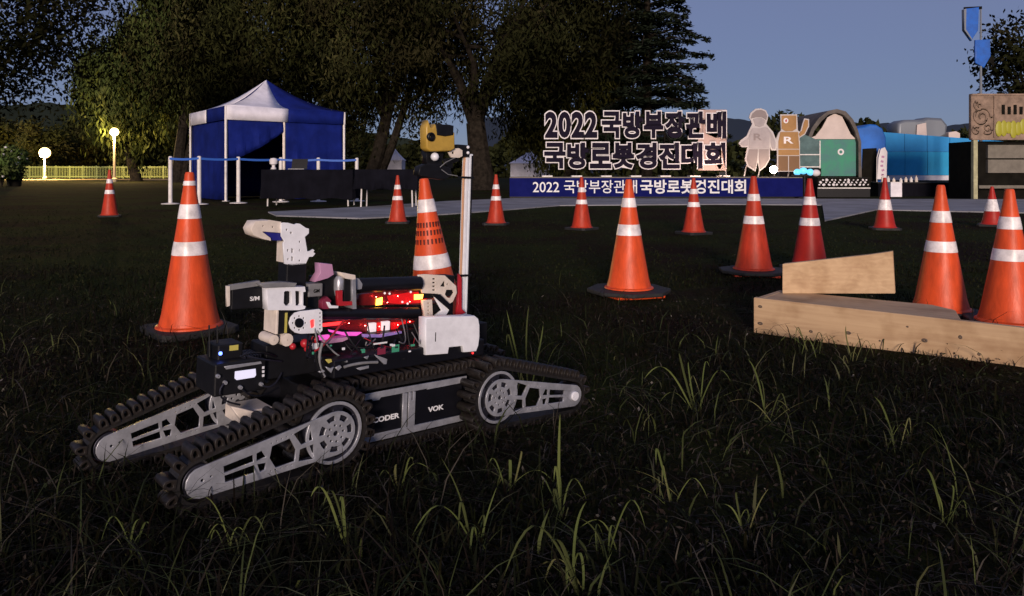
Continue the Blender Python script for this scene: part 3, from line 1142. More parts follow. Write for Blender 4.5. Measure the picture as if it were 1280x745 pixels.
f1 = [(936, 147), (938, 141), (944, 136), (951, 135.5), (957, 138), (960, 144), (959, 150), (957.5, 155), (966, 165), (971, 178), (970.5, 188), (964, 188), (962, 183), (962, 199), (957, 208), (949, 214.5), (947, 202), (944, 214.5),
      (934, 208), (931, 199), (934, 184), (927, 184), (923, 179), (926, 175), (933, 170), (937, 161), (940, 155), (938, 150)]
in1 = lambda P, cx, cy, s: [(cx + (x - cx) * s, cy + (y - cy) * s) for x, y in P]
pieces = [('backing_board', f1, 'edge_pale', 0),
          ('helmet', [(938, 148), (940, 142), (945, 138), (951, 137.3), (956, 139.5), (958.3, 145), (957.5, 150), (952, 146.5), (945, 146.5)], 'figure_grey_dark', 1),
          ('face', [(941, 149), (945, 147.5), (952, 147.5), (956.5, 151), (954, 157), (949, 159), (943.5, 157)], 'figure_grey', 1),
          ('torso', [(940, 160), (949, 160.5), (957, 158.5), (962, 166), (961, 185.5), (936, 185.5), (936, 172)], 'figure_grey', 1),
          ('arm', [(938.5, 161), (935, 172.5), (927, 177.5), (925, 180), (928, 182.5), (934.5, 182), (935.3, 172.8)], 'figure_grey', 1),
          ('arm', [(958.5, 160), (964.5, 167), (969, 178.5), (968.5, 186), (965, 186), (963, 180), (962.6, 166)], 'figure_grey', 1),
          ('leg', [(935.8, 186.5), (947, 186.5), (946, 200), (943.5, 212), (935.5, 207), (932.8, 199)], 'figure_grey_dark', 1),
          ('leg', [(948.2, 186.5), (960.6, 186.5), (960.5, 199), (956, 207), (949.7, 212), (948.4, 201)], 'figure_grey_dark', 1)]
FD = 22.3
fig1 = standee('figure_cutout', 'grey cut-out board of a helmeted toy-like figure on the stage', FD, .60, pieces, (938, 956))
f2 = [(975, 143), (996, 143), (997, 163), (1000, 165), (1003, 154), (1005, 148), (1011, 149), (1011, 158), (1006, 168), (999, 172.5), (1000, 214.5), (971, 214.5), (971, 178), (969, 175), (973, 166), (976, 163)]
pieces = [('backing_board', f2, 'edge_pale', 0),
          ('head', [(976.5, 144.5), (994.8, 144.5), (994.8, 161), (990, 164), (981, 164), (976.5, 161)], 'figure_brown', 1),
          ('eye', circ(981.5, 151, 3.1, 3.3), 'sign_white', 2),
          ('pupil', circ(981.6, 151, 1.0, 1.7), 'red_plastic', 3),
          ('torso', [(975, 165), (997, 165), (998.5, 186), (972.5, 186), (972.5, 177)], 'figure_brown', 1),
          ('arm', [(998, 167), (1002, 163), (1004.3, 153), (1006, 149.5), (1009.5, 150.5), (1009.4, 157.5), (1005, 167), (999, 171)], 'figure_brown', 1),
          ('hip', [(972.5, 187), (998.5, 187), (998.5, 194), (972.5, 194)], 'figure_brown', 1),
          ('leg', [(972.5, 195), (984.5, 195), (984.5, 213.5), (972.5, 213.5)], 'figure_brown_dark', 1),
          ('leg', [(985.8, 195), (998.5, 195), (998.5, 213.5), (985.8, 213.5)], 'figure_brown_dark', 1)]
fig2 = standee('figure_cutout', 'brown cut-out board of a square headed toy-like robot raising one arm', 22.7, .60, pieces, (976, 994))
for fo, D, (pa, pb, ya, yb), mt, par in ((fig1, FD, (941.5, 952, 167, 175.5), 'figure_grey_dark', 0), (fig2, 22.7, (979, 991, 171, 179.5), 'sign_white', 0)):
    me = text_mesh('chest_letter', 'R', mt, 1, .02, .006)
    lo, hi = bounds(me)
    xa, xb = gp(pa, D) - fo.location.x, gp(pb, D) - fo.location.x
    za, zb = CAM_H + (HORIZON - yb) / FPX * D - .6, CAM_H + (HORIZON - ya) / FPX * D - .6
    sx, sz = (xb - xa) / (hi[0] - lo[0]), (zb - za) / (hi[2] - lo[2])
    me.transform(Matrix.Translation((xa - lo[0] * sx, -.048, za - lo[2] * sz)) @ Matrix.Diagonal((sx, 1, sz, 1)))
    place('chest_letter', me, fo)


# ------------------------------------------------------------------ dome pavilion, glass case, blue tarps, container, booth
def local_poly(root, D, pl):
    return [(gp(px, D) - root.location.x, CAM_H + (HORIZON - py) / FPX * D - root.location.z) for px, py in pl]


DD = 24.0
dome = empty('dome_pavilion', (gp(1040, DD), DD, 0), 'arched pavilion with dark hood, white gable and green front', 'pavilion')
base_y = HORIZON + CAM_H / DD * FPX
hood_out = [(1004, base_y), (1004, 178), (1011, 160), (1020, 148), (1031, 139.5), (1042, 137), (1053, 140), (1062, 150), (1068, 163), (1072, 178), (1073, base_y)]
hood_in = [(1069, base_y), (1068.5, 178), (1064, 164), (1058, 152), (1050, 144), (1042, 141.5), (1032, 144), (1023, 152), (1014, 164), (1008, 179), (1008, base_y)]
ho, hi_ = local_poly(dome, DD, hood_out), local_poly(dome, DD, hood_in)
me = curve_mesh('hood', [ho + hi_], 2.4, 'dome_dark')
place('hood', me, dome, (0, .95, 0))
gab = [(1008, 174), (1018, 170), (1026, 160), (1033, 147), (1042, 142), (1051, 146), (1057, 158), (1062, 168), (1068, 174)]
place('gable', curve_mesh('gable', [local_poly(dome, DD, gab)], .06, 'dome_white'), dome, (0, -.06, 0))
place('front_panel', curve_mesh('front_panel', [local_poly(dome, DD, [(1008, 174.4), (1068.5, 174.4), (1068.5, 220), (1008, 220)])], .05, 'dome_green'), dome, (0, -.05, 0))
fp = place('skirt', curve_mesh('skirt', [local_poly(dome, DD, [(1008, 220.4), (1068.5, 220.4), (1068.5, base_y), (1008, base_y)])], .05, 'booth_dark'), dome, (0, -.05, 0))
em = place('emblem', curve_mesh('emblem', [local_poly(dome, DD, circ(1049.5, 190, 4, 4))], .012, 'sign_white'), dome, (0, -.085, 0))
place('emblem_centre', curve_mesh('emblem_centre', [local_poly(dome, DD, circ(1049.5, 190, 1.9, 1.9))], .008, 'dome_green'), em, (0, -.012, 0))
case = empty('display_case', (gp(1012, 22.9), 22.9, 0), 'grey glass display case left of the green pavilion front', 'display case')
ca = local_poly(case, 22.9, [(999, 210), (999, 172), (1006, 168), (1026, 176), (1026, 210)])
for nm, k in (('pane', 0),):
    place('pane', curve_mesh('pane', [ca], .3, 'glass_teal'), case, (0, .2, 0))
cx0, cx1 = gp(999, 22.9) - case.location.x, gp(1026, 22.9) - case.location.x
MB().bb(cx0 - .02, cx1 + .02, 0.02, .4, 0, ca[0][1]).build('plinth', 'booth_dark', case)
for z in (ca[0][1] + .02, ca[0][1] + .4):
    MB().bb(cx0, cx1, .02, .048, z, z + .03).build('frame_bar', 'post_white', case)
for x in (cx0, cx1 - .03):
    MB().bb(x, x + .03, .018, .047, ca[0][1] - .01, ca[0][1] + .85).build('frame_bar', 'post_white', case)

rack = empty('stage_platform', (gp(1058, 22), 22, 0), 'low black platform with a patterned silver front', 'platform')
rx0, rx1 = gp(1022, 22) - rack.location.x, gp(1088, 22) - rack.location.x
MB().bb(rx0, rx1, 0.02, .7, 0, .585).build('platform', 'black_plastic', rack)
MB().bb(rx0, rx1, 0, .02, .30, .58).build('front_rail', 'booth_dark', rack)
q = random.Random(4)
gem = MB().sphere((0, 0, 0), .05, 7, 4, (1, .3, .8)).mesh('stud', 'sign_white')
for k in range(34):
    o = place('stud', gem, rack, (rx0 + .06 + (rx1 - rx0 - .12) * k / 33 + q.uniform(-.02, .02), -.005, .37 + .07 * (k % 3)), (q.uniform(-.5, .5), q.uniform(-.8, .8), 0))
    o.scale = (q.uniform(.5, 1.1),) * 3
MB().bb(rx0, rx1, -.012, .02, .255, .285).build('trim', 'post_white', rack)

bt = empty('blue_tent', (gp(1092, 25), 25, 0), 'rounded blue tarpaulin tent beside the pavilion', 'tent')
by = HORIZON + CAM_H / 25 * FPX
out = [(1068, by), (1069, 166), (1074, 161), (1081, 160), (1088, 157), (1095, 157.5), (1102, 162), (1106, 172), (1108, by)]
place('canopy', curve_mesh('canopy', [local_poly(bt, 25, out)], 2.0, 'tarp_blue', .05), bt, (0, 1.0, 0))
place('doorway', curve_mesh('doorway', [local_poly(bt, 25, [(1076, by - .2), (1078, 186), (1095, 185), (1097, by - .2)])], .03, 'booth_dark'), bt, (0, -.03, 0))
fb = empty('feather_banner', (gp(1102, 24.6), 24.6, 0), 'narrow white upright banner by the blue tarpaulin tent', 'banner')
fbp = local_poly(fb, 24.6, [(1096.5, 224), (1098, 197), (1101, 186), (1106, 184), (1109, 190), (1108, 224)])
place('cloth', curve_mesh('cloth', [fbp], .015, 'sign_white'), fb)
x = fbp[0][0]
MB().tube([(x - .01, 0.015, 0), (x, .015, fbp[1][1]), (x + .08, .015, fbp[2][1])], .015, 6).build('pole', 'post_white', fb)
MB().bb(x - .2, x + .2, -.2, .2, 0, .02).build('base', 'black_plastic', fb)
q = random.Random(12)
for k in range(5):
    zc = fbp[0][1] + .15 + .15 * k
    me = MB().bb(-.03, .06, -.006, -.0005, -.04, .03).mesh('print_mark', 'pink_plastic')
    place('print_mark', me, fb, (fbp[0][0] + .16 + q.uniform(-.03, .03), -.009, zc), (0, q.uniform(-.5, .5), 0))

CD = 26.5
cont = empty('site_wall', (gp(1162, CD), CD, 0), 'long bright blue panelled site wall beyond the path', 'wall')
cx0, cx1 = gp(1103, CD) - cont.location.x, gp(1300, CD) - cont.location.x
zt0, zt1 = CAM_H + (HORIZON - 165) / FPX * CD, CAM_H + (HORIZON - 180) / FPX * CD
zm = CAM_H + (HORIZON - 190) / FPX * CD
zb = CAM_H + (HORIZON - 221) / FPX * CD
npan = 7
for k in range(npan):
    xa, xb = cx0 + (cx1 - cx0) * k / npan, cx0 + (cx1 - cx0) * (k + 1) / npan - .015
    za, zb2 = zt0 + (zt1 - zt0) * k / npan, zt0 + (zt1 - zt0) * (k + 1) / npan
    MB().prism([(xa, 0, zm + .01), (xb, 0, zm + .01), (xb, 0, zb2), (xa, 0, za)], (0, .06, 0)).build('panel', 'container_blue', cont)
    MB().bb(xa, xb, -.02, .05, zb + .06, zm).build('panel', 'container_teal', cont)
MB().bb(cx0, cx1, -.05, .08, zb - .12, zb + .05).build('sill', 'tent_white', cont)
MB().bb(cx0, cx1, -.02, .08, 0, zb - .13).build('plinth', 'booth_dark', cont)
rv = empty('rolled_tarpaulin', (gp(1150, 28), 28, 0), 'grey green rolled tarpaulin on a rack behind the blue wall', 'tarpaulin')
rp = local_poly(rv, 28, [(1118, 172), (1118, 157), (1124, 154), (1146, 153.5), (1152, 151), (1168, 152), (1173, 158), (1172, 168), (1165, 172)])
place('roll', curve_mesh('roll', [rp], .9, 'grey_metal', .1), rv)
place('end_board', curve_mesh('end_board', [local_poly(rv, 28, [(1136, 174), (1137, 157), (1148, 154.5), (1149, 174)])], .05, 'dome_white'), rv, (0, -.5, 0))
for px in (1122, 1145, 1168):
    x = gp(px, 28) - rv.location.x
    MB().bb(x - .05, x + .05, -.3, .3, 0, rp[0][1] + .05).build('rack_leg', 'grey_metal', rv)
cr = empty('crate', (gp(1188, 28), 28, 0), 'cream crate on a stand peeping over the blue wall', 'crate')
cp = local_poly(cr, 28, [(1181, 180), (1181, 166), (1190, 164.5), (1195, 167), (1195, 180)])
place('box', curve_mesh('box', [cp], .5, 'dome_white'), cr)
MB().bb(cp[0][0], cp[3][0], -.2, .2, 0, cp[0][1] - .002).build('stand', 'grey_metal', cr)

# low black counter and boxes between wall and path
ct = empty('counter', (gp(1165, 22.6), 22.6, 0), 'low black counter along the paved path before the blue wall', 'counter')
x0, x1 = gp(1098, 22.6) - ct.location.x, gp(1222, 22.6) - ct.location.x
MB().bb(x0, x1, 0, .7, 0, .40).build('body', 'cloth_black', ct)
MB().bb(x0 - .04, x1 + .04, -.04, .74, .403, .44).build('top', 'black_plastic', ct)
q = random.Random(8)
for k in range(7):
    px = 1104 + 7 * k + q.uniform(-1, 1)
    hgt = q.uniform(.10, .22)
    rt = empty('bottle', (gp(px, 22.9), 22.9, .44), ('white' if k % 2 else 'cream') + ' bottle standing on the low black counter', 'bottle', ('white' if k % 2 else 'cream') + ' bottles on the low black counter')
    MB().lathe([(.001, 0), (.045, 0), (.045, hgt * .65), (.018, hgt * .8), (.018, hgt)], 10).build('body', 'post_white' if k % 2 else 'cream_plastic', rt, True)
    MB().lathe([(.02, hgt), (.02, hgt + .02), (.001, hgt + .02)], 10).build('cap', 'booth_dark', rt, True)
wb = empty('carton', (gp(1118, 22.3), 22.3, 0), 'pale blue carton standing before the low black counter', 'carton')
MB().bb(-.17, .17, -.12, .12, 0, .42).build('box', 'tent_white', wb, bevel=.01)
MB().bb(-.175, .175, -.125, .125, .4205, .45).build('lid', 'sign_white', wb)

# notice booth at the right edge
BD = 20.0
booth = empty('notice_booth', (gp(1255, BD), BD, 0), 'dark wooden notice booth with a carved brown board on top', 'booth')
zz = lambda py: CAM_H + (HORIZON - py) / FPX * BD
X0, X1 = gp(1214, BD) - booth.location.x, gp(1330, BD) - booth.location.x
MB().bb(X0, X1, 0, .12, zz(175), zz(117)).build('board', 'booth_brown', booth, bevel=.02)
fr = X0 + .42
for xa, xb, za, zb_ in ((X0 + .01, X1, zz(119.5), zz(117.2)), (X0 + .01, X1, zz(174.8), zz(172.5)), (X0 + .6, X0 + .63, zz(172), zz(120))):
    MB().bb(xa, xb, -.03, -.0005, za, zb_).build('moulding', 'booth_brown', booth)
# carved scrolls
for (cx, cz, R, ph, tw) in ((.27, zz(146), .26, 0, 1.6), (.20, zz(132), .13, 2, 1.3), (.43, zz(160), .14, 4, 1.4), (.12, zz(163), .11, 1, 1.2)):
    pts_ = []
    for k in range(24):
        a = ph + k / 23 * tw * 2 * math.pi
        rr_ = R * (1 - .8 * k / 23)
        pts_.append((X0 + cx + rr_ * math.cos(a), -.012, cz + rr_ * 1.1 * math.sin(a)))
    MB().tube(pts_, [.035 - .001 * k for k in range(24)], 6).build('carved_scroll', 'booth_brown', booth, True)
    MB().tube([(p_[0] + .02, p_[1] + .006, p_[2] - .03) for p_ in pts_], [.026 - .0008 * k for k in range(24)], 6).build('carved_groove', 'booth_dark', booth, True)
mb = MB()
q = random.Random(3)
for k in range(9):
    mb.sphere((X0 + .74 + k * .13, -.02, zz(160) + q.uniform(-.04, .04)), 1, 10, 6, (.10, .02, .16 + q.uniform(0, .10)))
mb.build('lit_lettering', 'sign_yellow', booth, True)
for k in range(5):
    MB().bb(X0 + .82 + k * .16, X0 + .90 + k * .16, -.02, -.0005, zz(143), zz(131) - .05 * (k % 2)).build('carved_mark', 'booth_dark', booth)
for px in (1219, 1326):
    x = gp(px, BD) - booth.location.x
    MB().bb(x - .055, x + .055, -.02, .09, 0, zz(175) - .002).build('post', 'booth_post', booth)
MB().bb(gp(1224, BD) - booth.location.x, X1, .3, 1.4, 0, zz(176)).build('cabin', 'booth_dark', booth)
for k in range(2):
    MB().bb(gp(1241, BD) - booth.location.x, X1, .2, .297, zz(216) + k * .40, zz(216) + k * .40 + .36).build('shutter_slat', 'booth_panel', booth)
MB().bb(gp(1224, BD) - booth.location.x, X1, 0.0, .3, .30, .38).build('shelf', 'booth_panel', booth)

# tall banner pole behind the booth
bp_ = empty('banner_pole', (gp(1226, 24), 24, 0), 'thin grey pole carrying two blue banners above the notice booth', 'pole')
zz2 = lambda py: CAM_H + (HORIZON - py) / FPX * 24
MB().lathe([(.06, 0), (.05, 2), (.022, zz2(8))], 10).build('pole', 'grey_metal', bp_, True)
q1 = local_poly(bp_, 24, [(1206, 12), (1222, 10), (1221, 38), (1213, 50), (1205, 36)])
place('banner', curve_mesh('banner', [q1], .10, 'blue_lamp', .02), bp_)
place('banner_trim', curve_mesh('banner_trim', [local_poly(bp_, 24, [(1203.5, 12), (1206.5, 11.5), (1206, 37), (1213, 48), (1213.5, 51), (1204, 38)])], .13, 'grey_metal'), bp_)
q2 = local_poly(bp_, 24, [(1219, 51), (1236, 50), (1237, 70), (1229, 84), (1219, 78)])
place('banner', curve_mesh('banner', [q2], .08, 'blue_lamp', .02), bp_)
place('bracket', curve_mesh('bracket', [local_poly(bp_, 24, [(1205, 9), (1227, 8), (1227, 11.5), (1205, 12.5)])], .05, 'booth_dark'), bp_)
place('finial', curve_mesh('finial', [local_poly(bp_, 24, [(1227, 82), (1234, 70), (1242, 72), (1242, 84), (1237, 78)])], .05, 'booth_dark'), bp_)

# ------------------------------------------------------------------ traffic cones
def cone(px, ytop, ybase, label, mt='cone_orange', bands=((.20, .29), (.43, .515)), rb=.122, weight=False, leanpx=0, slots=False, rbase=True, tipband=False):
    g = GP(px, ybase)
    z0 = float(gz(g.x, g.y))
    D = g.y
    h = (ybase - ytop) / FPX * D - z0
    root = empty('traffic_cone', (g.x, g.y, z0), label, 'traffic cone', 'orange traffic cones around the course')
    root.rotation_euler = (0, math.atan2(-leanpx, ybase - ytop), random.Random(px).uniform(0, 6.28) if not slots else 0)
    if leanpx:
        root.rotation_euler[2] = 0
    zb = .045 if weight else .03
    rt = .017
    rad = lambda z: rt + (rb - rt) * (1 - (z - zb) / (h - zb)) ** 1.04
    n = 40
    prof = [(rb + .018, zb + .0), (rb + .016, zb + .006)] + [(rad(zb + (h - zb) * k / 14) if k else rb + .004, zb + .012 + (h - zb - .012) * k / 14) for k in range(14)]
    prof += [(rt + .003, h - .012), (rt, h - .002), (rt - .005, h), (rt - .008, h - .004), (rt - .008, h - .06)]
    MB().lathe(prof, n).build('cone_body', mt, root, True)
    hb = .165
    mb = MB()
    if weight:
        mb.prism([(s * .15, t * .15, 0) for s, t in ((-1, -1), (1, -1), (1, 1), (-1, 1))], (0, 0, .02))
        mb.build('base', mt, root, bevel=.006)
        ring = [(.24 * math.cos(a), .24 * math.sin(a), .0205) for a in [math.pi / 8 + k * math.pi / 4 for k in range(8)]]
        MB().prism(ring, (0, 0, .022)).build('weight_ring', 'rubber', root, bevel=.006)
    else:
        mb.prism([(s * hb - (s * .03 if k else 0), t * hb - (0 if k else t * .03), 0) for s, t, k in
                  ((-1, -1, 0), (-1, -1, 1), (1, -1, 1), (1, -1, 0), (1, 1, 0), (1, 1, 1), (-1, 1, 1), (-1, 1, 0))][::1], (0, 0, .03))
        mb.v = [(x, y, z) for x, y, z in mb.v]
        o = mb.build('base', 'rubber', root, bevel=.005)
    bl = list(bands) + ([(.055, .085)] if tipband else [])
    for a, b in bl:
        za, zc = h * (1 - b), h * (1 - a)
        MB().lathe([(rad(za) + .0002, za), (rad(za) + .0022, za + .001), (rad((za + zc) / 2) + .0026, (za + zc) / 2), (rad(zc) + .0022, zc - .001), (rad(zc) + .0002, zc)], n).build('reflective_band', 'reflective', root, True)
    if slots:
        for row, f in enumerate((.265, .31, .36)):
            zc = h * (1 - f)
            sl_ = MB().bb(-.0032, .0032, -.0022, .0015, -.010, .010).mesh('slot', 'slot_dark')
            for k in range(9):
                a = math.radians(-90 - 62 + 124 * k / 8)
                place('slot', sl_, root, ((rad(zc) + .001) * math.cos(a), (rad(zc) + .001) * math.sin(a), zc), (0, 0, a + math.pi / 2))
    return root


cone(237, 215, 415, 'tall orange cone on the lawn left of the white gripper', tipband=True)
cone(137, 212, 271, 'lone far cone on the lawn beside the park lamp', 'cone_far_dim')
cone(497, 219, 279, 'far cone before the short black clothed table', 'cone_far_dim')
cone(550, 222, 438, 'leaning slotted cone rising right behind the robot', bands=((.12, .195), (.435, .515)), leanpx=20, slots=True, rb=.125)
cone(620, 218, 281, 'far cone before the thick willow trunk', 'cone_far_dim')
cone(727, 221, 287, 'far cone hiding a syllable of the navy banner near its year', 'cone_far_dim')
cone(786, 224, 370, 'bright cone with wide black ring and bare grass around it', weight=True, bands=((.16, .24), (.385, .48)))
cone(867, 222, 293, 'far cone before the end words of the navy banner', 'cone_far_dim')
cone(942, 220, 344, 'cone on a black ring below the grey cut-out figure', 'cone_far_dim', weight=True, bands=((.18, .25), (.40, .48)))
cone(1012, 223, 336, 'dark red cone rising behind the upright wooden board', 'cone_red')
cone(1106, 222, 287, 'far cone on the lawn before the white upright banner', 'cone_red', bands=((.42, .62),))
cone(1240, 233, 283, 'far cone beside the path below the notice booth', 'cone_red', bands=((.32, .62),))
cone(1176, 231, 392, 'bright cone just behind the long wooden board')
cone(1262, 236, 409, 'bright cone touching the outer end of the long wooden board')

# ------------------------------------------------------------------ wooden obstacle
A, B = GP(942, 413), GP(1280, 461)
dv = (B - A).normalized()
L = (B - A).length * 1.6
ob = empty('wooden_obstacle', (A.x, A.y, 0), 'raw pine obstacle of low boards and one upright board', 'obstacle', rot=(0, 0, math.atan2(dv.y, dv.x)))
MB().bb(0, L, 0, .028, -.01, .147).build('front_board', M_wood, ob, bevel=.003)
MB().bb(.002, .030, .0285, .30, 0, .144).build('end_board', M_wood, ob, bevel=.003)
MB().prism([(.031, .029, .125), (.80, .029, .125), (.74, .26, .125), (.64, .34, .125), (.031, .30, .125)], (0, 0, .018)).build('deck_board', M_wood, ob, bevel=.003)
MB().bb(.08, .12, .05, .26, 0, .124).build('joist', M_wood, ob)
MB().bb(.55, .59, .05, .26, 0, .124).build('joist', M_wood, ob)
# upright board standing on the deck
D2 = 3.43
inv = Matrix.Rotation(-math.atan2(dv.y, dv.x), 3, 'Z')
up = [W(978, 368, D2), W(1119, 364, D2), W(1116, 314, D2), W(1085, 318.5, D2), W(978, 330, D2)]
b0 = 0.1435
upl = []
for k, p in enumerate(up):
    v = inv @ (p - A)
    upl.append(v)
mb = MB()
off = inv @ Vector((0.02, .035, 0))
mb.prism([(v.x, v.y, (b0 if k < 2 else v.z)) for k, v in enumerate(upl)], off)
mb.build('upright_board', M_wood, ob, bevel=.003)
# knots and screw heads
q = random.Random(5)
kn = MB().lathe([(.001, 0), (.0042, 0), (.0055, -.0012)][::-1], 12)
knm = kn.mesh('screw_head', 'screw')
for (u_, z) in ((.03, .11), (.03, .035), (.40, .045), (.62, .10), (.68, .055), (.80, .085), (.86, .03), (.25, .03), (.52, .03)):
    o = place('screw_head', knm, ob, (u_, -.0012, z), (math.radians(90), 0, 0))
    s_ = q.uniform(.7, 1.5)
    o.scale = (s_ * q.uniform(.8, 1.8), s_, 1)

# ------------------------------------------------------------------ the robot
YAW, PIT = math.atan2(-.669, -.743), math.radians(2.2)
RO = Vector((-.366, 2.030, 0))
robot = empty('rescue_robot', RO, 'black tracked rescue robot with silver flippers, folded arm and mast', 'robot', rot=(0, -PIT, YAW))
RM = Matrix.Translation(RO) @ Matrix.Rotation(YAW, 4, 'Z') @ Matrix.Rotation(-PIT, 4, 'Y')
RI = RM.inverted()


def LP(px, py, Yp):
    o = RI @ Vector((0, 0, CAM_H))
    d = RI.to_3x3() @ ray(px, py)
    p = o + d * ((Yp - o.y) / d.y)
    return p.x, p.z


def ppoly(name, pl, Y1, th, mt, parent=None, holes=(), bevel=0.0006):
    polys = [[LP(px, py, Y1) for px, py in pl]] + [[LP(px, py, Y1) for px, py in h] for h in holes]
    me = curve_mesh(name, polys, th, mt, bevel)
    me.transform(Matrix.Translation((0, Y1 - th / 2, 0)))
    return place(name, me, parent or robot)


def pbox(name, a, b, Y1, th, mt, parent=None, bevel=.0012):
    """box whose near face (plane Y1) covers the photo rectangle a..b"""
    mx, my = (a[0] + b[0]) / 2, (a[1] + b[1]) / 2
    xa, xb = LP(a[0], my, Y1)[0], LP(b[0], my, Y1)[0]
    za, zb = LP(mx, b[1], Y1)[1], LP(mx, a[1], Y1)[1]
    return MB().bb(min(xa, xb), max(xa, xb), Y1 - th, Y1, za, zb).build(name, mt, parent or robot, bevel=bevel)


def belt_path(R, r, L, n):
    ph = math.acos((R - r) / L)
    segs = []
    a1 = 2 * (math.pi - ph) * R
    ll = math.sqrt(L * L - (R - r) ** 2)
    a2 = 2 * ph * r
    tot = a1 + ll + a2 + ll
    out = []
    for k in range(n):
        s = tot * k / n
        if s < a1:
            a = ph + s / R
            out.append((R * math.cos(a), R * math.sin(a), math.cos(a), math.sin(a)))
        elif s < a1 + ll:
            f = (s - a1) / ll
            c_, s_ = math.cos(-ph), math.sin(-ph)
            out.append((R * c_ * (1 - f) + (L + r * c_) * f, R * s_ * (1 - f) + r * s_ * f, c_, s_))
        elif s < a1 + ll + a2:
            a = -ph + (s - a1 - ll) / r
            out.append((L + r * math.cos(a), r * math.sin(a), math.cos(a), math.sin(a)))
        else:
            f = (s - a1 - ll - a2) / ll
            c_, s_ = math.cos(ph), math.sin(ph)
            out.append(((L + r * c_) * (1 - f) + R * c_ * f, r * s_ * (1 - f) + R * s_ * f, c_, s_))
    return out, tot


def belt_mesh(R, r, L, wd, th):
    pth, _ = belt_path(R, r, L, 120)
    mb = MB()
    for x, z, a, b in pth:
        mb.v += [(x, -wd / 2, z), (x + a * th, -wd / 2, z + b * th), (x + a * th, wd / 2, z + b * th), (x, wd / 2, z)]
    n = len(pth)
    for k in range(n):
        k2 = (k + 1) % n
        for j in range(4):
            j2 = (j + 1) % 4
            mb.f.append((k * 4 + j, k * 4 + j2, k2 * 4 + j2, k2 * 4 + j))
    return mb.mesh('track_belt', 'track_rubber', True)


def lug_mesh(wd, s=1.0):
    o = [(-.0095, -.001), (-.0092, .013), (-.006, .021), (0, .0235), (.006, .021), (.0092, .013), (.0095, -.001)]
    h_ = [(-.0058, .0035), (-.0056, .012), (-.003, .0175), (0, .019), (.003, .0175), (.0056, .012), (.0058, .0035)]
    return curve_mesh('track_lug', [[(x * s, z * s) for x, z in o], [(x * s, z * s) for x, z in h_]], wd, 'track_lug', .0009)


RB, RS, FL = .075, .041, .304
belt_f = belt_mesh(RB, RS, FL, .052, .009)
lug_f = lug_mesh(.056)
BL = .5
belt_m = belt_mesh(.066, .06599, BL, .062, .009)
lug_m = lug_mesh(.064)


def arcpoly(cx, cz, r0, r1, a0, a1, n=6):
    return [(cx + r1 * math.cos(a0 + (a1 - a0) * k / n), cz + r1 * math.sin(a0 + (a1 - a0) * k / n)) for k in range(n + 1)] + \
           [(cx + r0 * math.cos(a1 + (a0 - a1) * k / n), cz + r0 * math.sin(a1 + (a0 - a1) * k / n)) for k in range(n + 1)]


def cpoly(cx, cz, r, n=10):
    return [(cx + r * math.cos(2 * math.pi * k / n), cz + r * math.sin(2 * math.pi * k / n)) for k in range(n)]


def plate_outline(R, r, L):
    p, _ = belt_path(R, r, L, 64)
    return [(x, z) for x, z, _, _ in p]


holes = [arcpoly(0, 0, .029, .0425, math.pi / 3.5 * k + .16, math.pi / 3.5 * k + .72) for k in range(7)]
holes += [cpoly(.019 * math.cos(k * math.pi / 4), .019 * math.sin(k * math.pi / 4), .0038, 7) for k in range(8)]
holes += [cpoly(0, 0, .007)]
win = [[(.057, .003), (.086, .002), (.101, .027), (.060, .034)], [(.056, -.004), (.090, -.005), (.096, -.026), (.058, -.033)],
       [(.098, -.003), (.110, .022), (.152, .019), (.160, -.001), (.149, -.022), (.104, -.024)],
       [(.166, .003), (.175, .018), (.187, .016), (.189, .002)], [(.167, -.006), (.188, -.003), (.184, -.019), (.172, -.019)],
       [(.194, .0025), (.258, .0020), (.258, .0145), (.194, .0165)], [(.194, -.0175), (.258, -.0145), (.258, -.0020), (.194, -.0020)]]
holes += [[(x_, z_ * 1.22) for x_, z_ in h_] for h_ in win]
holes += [cpoly(.104 + .012 * k, .0335 - .0010 * k, .0023, 6) for k in range(5)] + [cpoly(.112 + .012 * k, -.0335 + .0010 * k, .0023, 6) for k in range(5)]
holes += [cpoly(.284, .006, .003, 6), cpoly(.302, .004, .004, 8)]
plate_me = curve_mesh('side_plate', [plate_outline(.050, .031, FL)] + holes, .005, 'aluminium', .0007)
ring_me = curve_mesh('rim_ring', [cpoly(0, 0, .0705, 40), cpoly(0, 0, .0645, 40)] + [], .006, 'aluminium', .0008)
disc_me = curve_mesh('pulley', [cpoly(0, 0, .066, 36)] + [arcpoly(0, 0, .048, .060, math.pi / 3 * k, math.pi / 3 * k + .6) for k in range(6)], .04, 'steel_dark', .001)
tipd_me = curve_mesh('tip_pulley', [cpoly(FL, 0, .034, 28)], .044, 'steel_dark', .001)
rail_me = curve_mesh('inner_rail', [[(.02, .048), (.27, .030), (.285, .020), (.285, -.020), (.27, -.029), (.02, -.047), (.02, -.040), (.262, -.020), (.262, .021), (.02, .040)]], .006, 'steel_dark', .0006)
nub_me = curve_mesh('tip_cap', [cpoly(FL, 0, .013, 16)], .008, 'white_plastic', .001)


